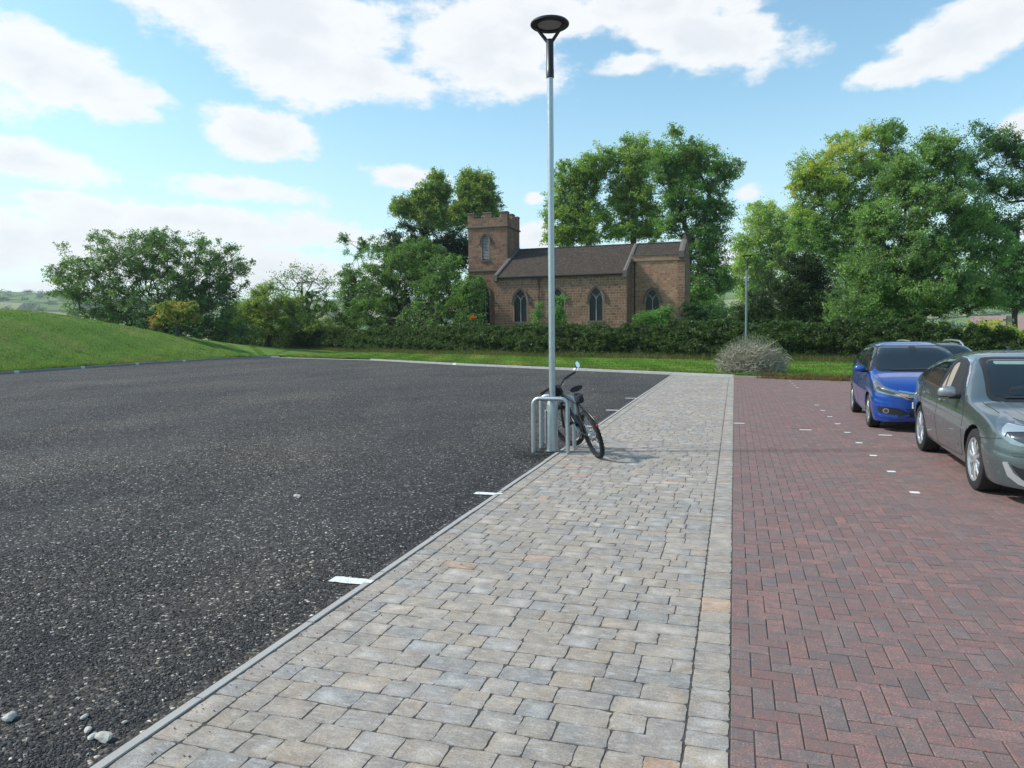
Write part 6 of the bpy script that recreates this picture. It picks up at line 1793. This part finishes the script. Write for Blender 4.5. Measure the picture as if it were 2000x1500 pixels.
def b_side(sd):
    B_.patch('window_trim', M_trim, rnd([(1.02, 1.0), (1.28, 1.16), (1.62, 1.33), (1.92, 1.425), (2.35, 1.455), (2.85, 1.445), (3.25, 1.39), (3.5, 1.30), (3.45, 1.18), (3.0, 1.10), (2.0, 1.03), (1.3, .995)], .04, 2), 'side', .004, side=sd)
    B_.patch('quarter_window', M_glass, rnd([(1.12, 1.025), (1.36, 1.18), (1.42, 1.18), (1.42, 1.03)], .015, 2), 'side', .0075, side=sd)
    B_.patch('front_side_window', M_glass, rnd([(1.47, 1.035), (1.47, 1.23), (1.66, 1.33), (1.94, 1.405), (2.18, 1.425), (2.26, 1.07)], .03, 2), 'side', .0075, side=sd)
    B_.patch('rear_side_window', M_glass, rnd([(2.36, 1.075), (2.30, 1.43), (2.85, 1.422), (3.10, 1.385), (3.14, 1.14)], .03, 2), 'side', .0075, side=sd)
    B_.patch('rear_quarter_window', M_glass, rnd([(3.19, 1.15), (3.16, 1.37), (3.36, 1.32), (3.44, 1.28), (3.40, 1.18)], .03, 2), 'side', .0075, side=sd)
    for nm, pts in (('front_door_seam', [(1.22, .28), (1.20, .6), (1.20, .97)]), ('middle_door_seam', [(2.25, .27), (2.26, .7), (2.28, 1.04)]), ('rear_door_seam', [(3.02, .42), (3.10, .56), (3.20, .75), (3.18, 1.10)])):
        B_.line(nm, M_trim, pts, .008, 'side', .0015, side=sd)
    B_.line('sill_seam', M_trim, [(1.22, .28), (2.1, .26), (3.0, .28)], .008, 'side', .0015, side=sd)
    hl = B_.patch('headlight', M_lens, rnd([(-.02, .70), (.16, .66), (.44, .60), (.62, .60), (.64, .64), (.46, .685), (.22, .755), (.02, .835), (-.10, .88), (-.12, .84)], .03), 'corner', .005, ang=35, side=sd)
    B_.patch('headlight_bowl', M_lensd, rnd([(.10, .70), (.34, .645), (.40, .665), (.22, .715), (.06, .775), (.03, .75)], .02), 'corner', .009, hl, ang=35, side=sd)
    B_.patch('indicator', M_amber, rnd([(.42, .625), (.55, .618), (.54, .648), (.42, .668)], .015), 'corner', .010, hl, ang=35, side=sd)
    fg = B_.patch('fog_recess', M_trim, rnd([(.10, .43), (.42, .41), (.52, .345), (.44, .30), (.16, .315), (.08, .36)], .03), 'corner', .004, ang=35, side=sd)
    B_.patch('fog_lamp', M_chrome, [(.235 + .052 * math.cos(a), .365 + .045 * math.sin(a)) for a in np.linspace(0, 6.28, 16, endpoint=False)], 'corner', .010, fg, ang=35, side=sd, step=.02)
    B_.patch('fog_lens', M_lensd, [(.235 + .034 * math.cos(a), .365 + .029 * math.sin(a)) for a in np.linspace(0, 6.28, 14, endpoint=False)], 'corner', .015, fg, ang=35, side=sd, step=.02)
    B_.line('bonnet_seam', M_trim, [(sd * .42, .14), (sd * .66, .35), (sd * .72, .8), (sd * .70, 1.02)], .008, 'top', .0015)
    B_.line('bumper_lip', B_.sp['paint'], [(.02, .30), (.14, .275), (.44, .262), (.56, .31)], .030, 'corner', .022, ang=35, side=sd)
    B_.line('bumper_lip', B_.sp['paint'], [(.04, .455), (.20, .447), (.44, .425), (.57, .35)], .022, 'corner', .016, ang=35, side=sd)
both(b_side)
B_.patch('grille', M_trim, rnd([(-.46, .70), (.46, .70), (.40, .60), (.24, .555), (-.24, .555), (-.40, .60)], .03), 'front', .004)
B_.patch('grille_bar', M_chrome, rnd([(-.46, .715), (-.25, .685), (.25, .685), (.46, .715), (.46, .690), (.25, .655), (-.25, .655), (-.46, .690)], .01), 'front', .014)
B_.patch('grille_lower_bar', M_chrome, rnd([(-.52, .665), (-.32, .585), (-.22, .562), (.22, .562), (.32, .585), (.52, .665), (.34, .568), (.22, .545), (-.22, .545), (-.34, .568)], .008), 'front', .012)
B_.patch('lower_grille', M_trim, rnd([(-.38, .41), (.38, .41), (.48, .27), (-.48, .27)], .02), 'front', .004)
B_.patch('number_plate', M_plate, rnd([(-.26, .53), (.26, .53), (.26, .42), (-.26, .42)], .008), 'front', .016)
B_.patch('rear_screen', M_glass, rnd([(-.52, 1.12), (.52, 1.12), (.47, 1.38), (-.47, 1.38)], .06), 'rear', .006)
both(lambda sd: B_.patch('tail_light', M_tail, rnd([(sd * .55, .86), (sd * .76, .86), (sd * .72, 1.30), (sd * .62, 1.30)], .02), 'rear', .006))
B_.mirror(1.24, 1.035, B_.sp['paint'], .095, .055, .062)
B_.handle(2.12, .90, B_.sp['paint']); B_.handle(3.05, .95, B_.sp['paint'])

# ---- dark estate with silver roof rails beyond the blue car
dk = Car('parked_car', 'black estate car with silver roof rails hidden behind the blue hatchback', 'car', 4.92, 18.6, dict(
    L=4.5, W=.92, zf=.885, paint=paint('black_paint_metallic', (.012, .016, .024), .3, .25), tumble=.34, nose=.6, tail=.4, nz=.22, nzm=.55, tz=.2, tzm=.65,
    top=spl([0, .1, .3, .8, 1.15, 1.5, 1.9, 2.2, 2.8, 3.6, 4.1, 4.35, 4.5], [.70, .77, .83, .92, .96, 1.13, 1.32, 1.40, 1.435, 1.42, 1.37, 1.16, .95]),
    sh=spl([0, .3, .8, 1.3, 3, 4.5], [.65, .75, .84, .89, .92, .93]), bot=spl([0, .5, 4.0, 4.5], [.24, .22, .24, .38]),
    plan=spl([0, .6, 2.5, 4.5], [.88, .905, .92, .88]), axles=(.9, 3.55), tr=.345, rr=.24, tw=.23, inset=.012, gap=.045))
dk.wheels('single', M_rimD, 5)
dk.patch('windscreen', M_glass, rnd([(-.68, 1.13), (.68, 1.13), (.57, 1.54), (-.57, 1.54)], .08), 'front', .006)
dk.patch('grille', M_trim, rnd([(-.4, .75), (.4, .75), (.3, .5), (-.3, .5)], .04), 'front', .004)
dk.patch('number_plate', M_plate, rnd([(-.26, .48), (.26, .48), (.26, .37), (-.26, .37)], .008), 'front', .014)
def d_side(sd):
    dk.patch('front_side_window', M_glass, rnd([(1.55, 1.08), (1.9, 1.36), (2.2, 1.47), (2.55, 1.50), (2.6, 1.10)], .03), 'side', .005, side=sd)
    dk.patch('rear_side_window', M_glass, rnd([(2.7, 1.10), (2.68, 1.50), (3.5, 1.48), (4.0, 1.40), (3.9, 1.16)], .03), 'side', .005, side=sd)
    dk.patch('headlight', M_lens, rnd([(.05, .66), (.5, .64), (.5, .72), (.2, .80), (-.05, .85)], .03), 'corner', .005, ang=35, side=sd)
    q0 = [dk.cast(Vector((sd * .57, y_, 3)), Vector((0, 0, -1)), 0) for y_ in (1.95, 2.3, 3.0, 3.6, 4.05)]
    pts = [q0[0] + Vector((0, 0, -.01)), q0[0] + Vector((0, .08, .05)), q0[1] + Vector((0, 0, .07)), q0[2] + Vector((0, 0, .07)), q0[3] + Vector((0, 0, .07)), q0[4] + Vector((0, -.05, .05)), q0[4]]
    MB().tube(pts, .021, 8).build('roof_rail', M_rimS, dk.root, smooth=True)
both(d_side)
dk.mirror(1.62, .99, M_trim, .105, .06, .085)
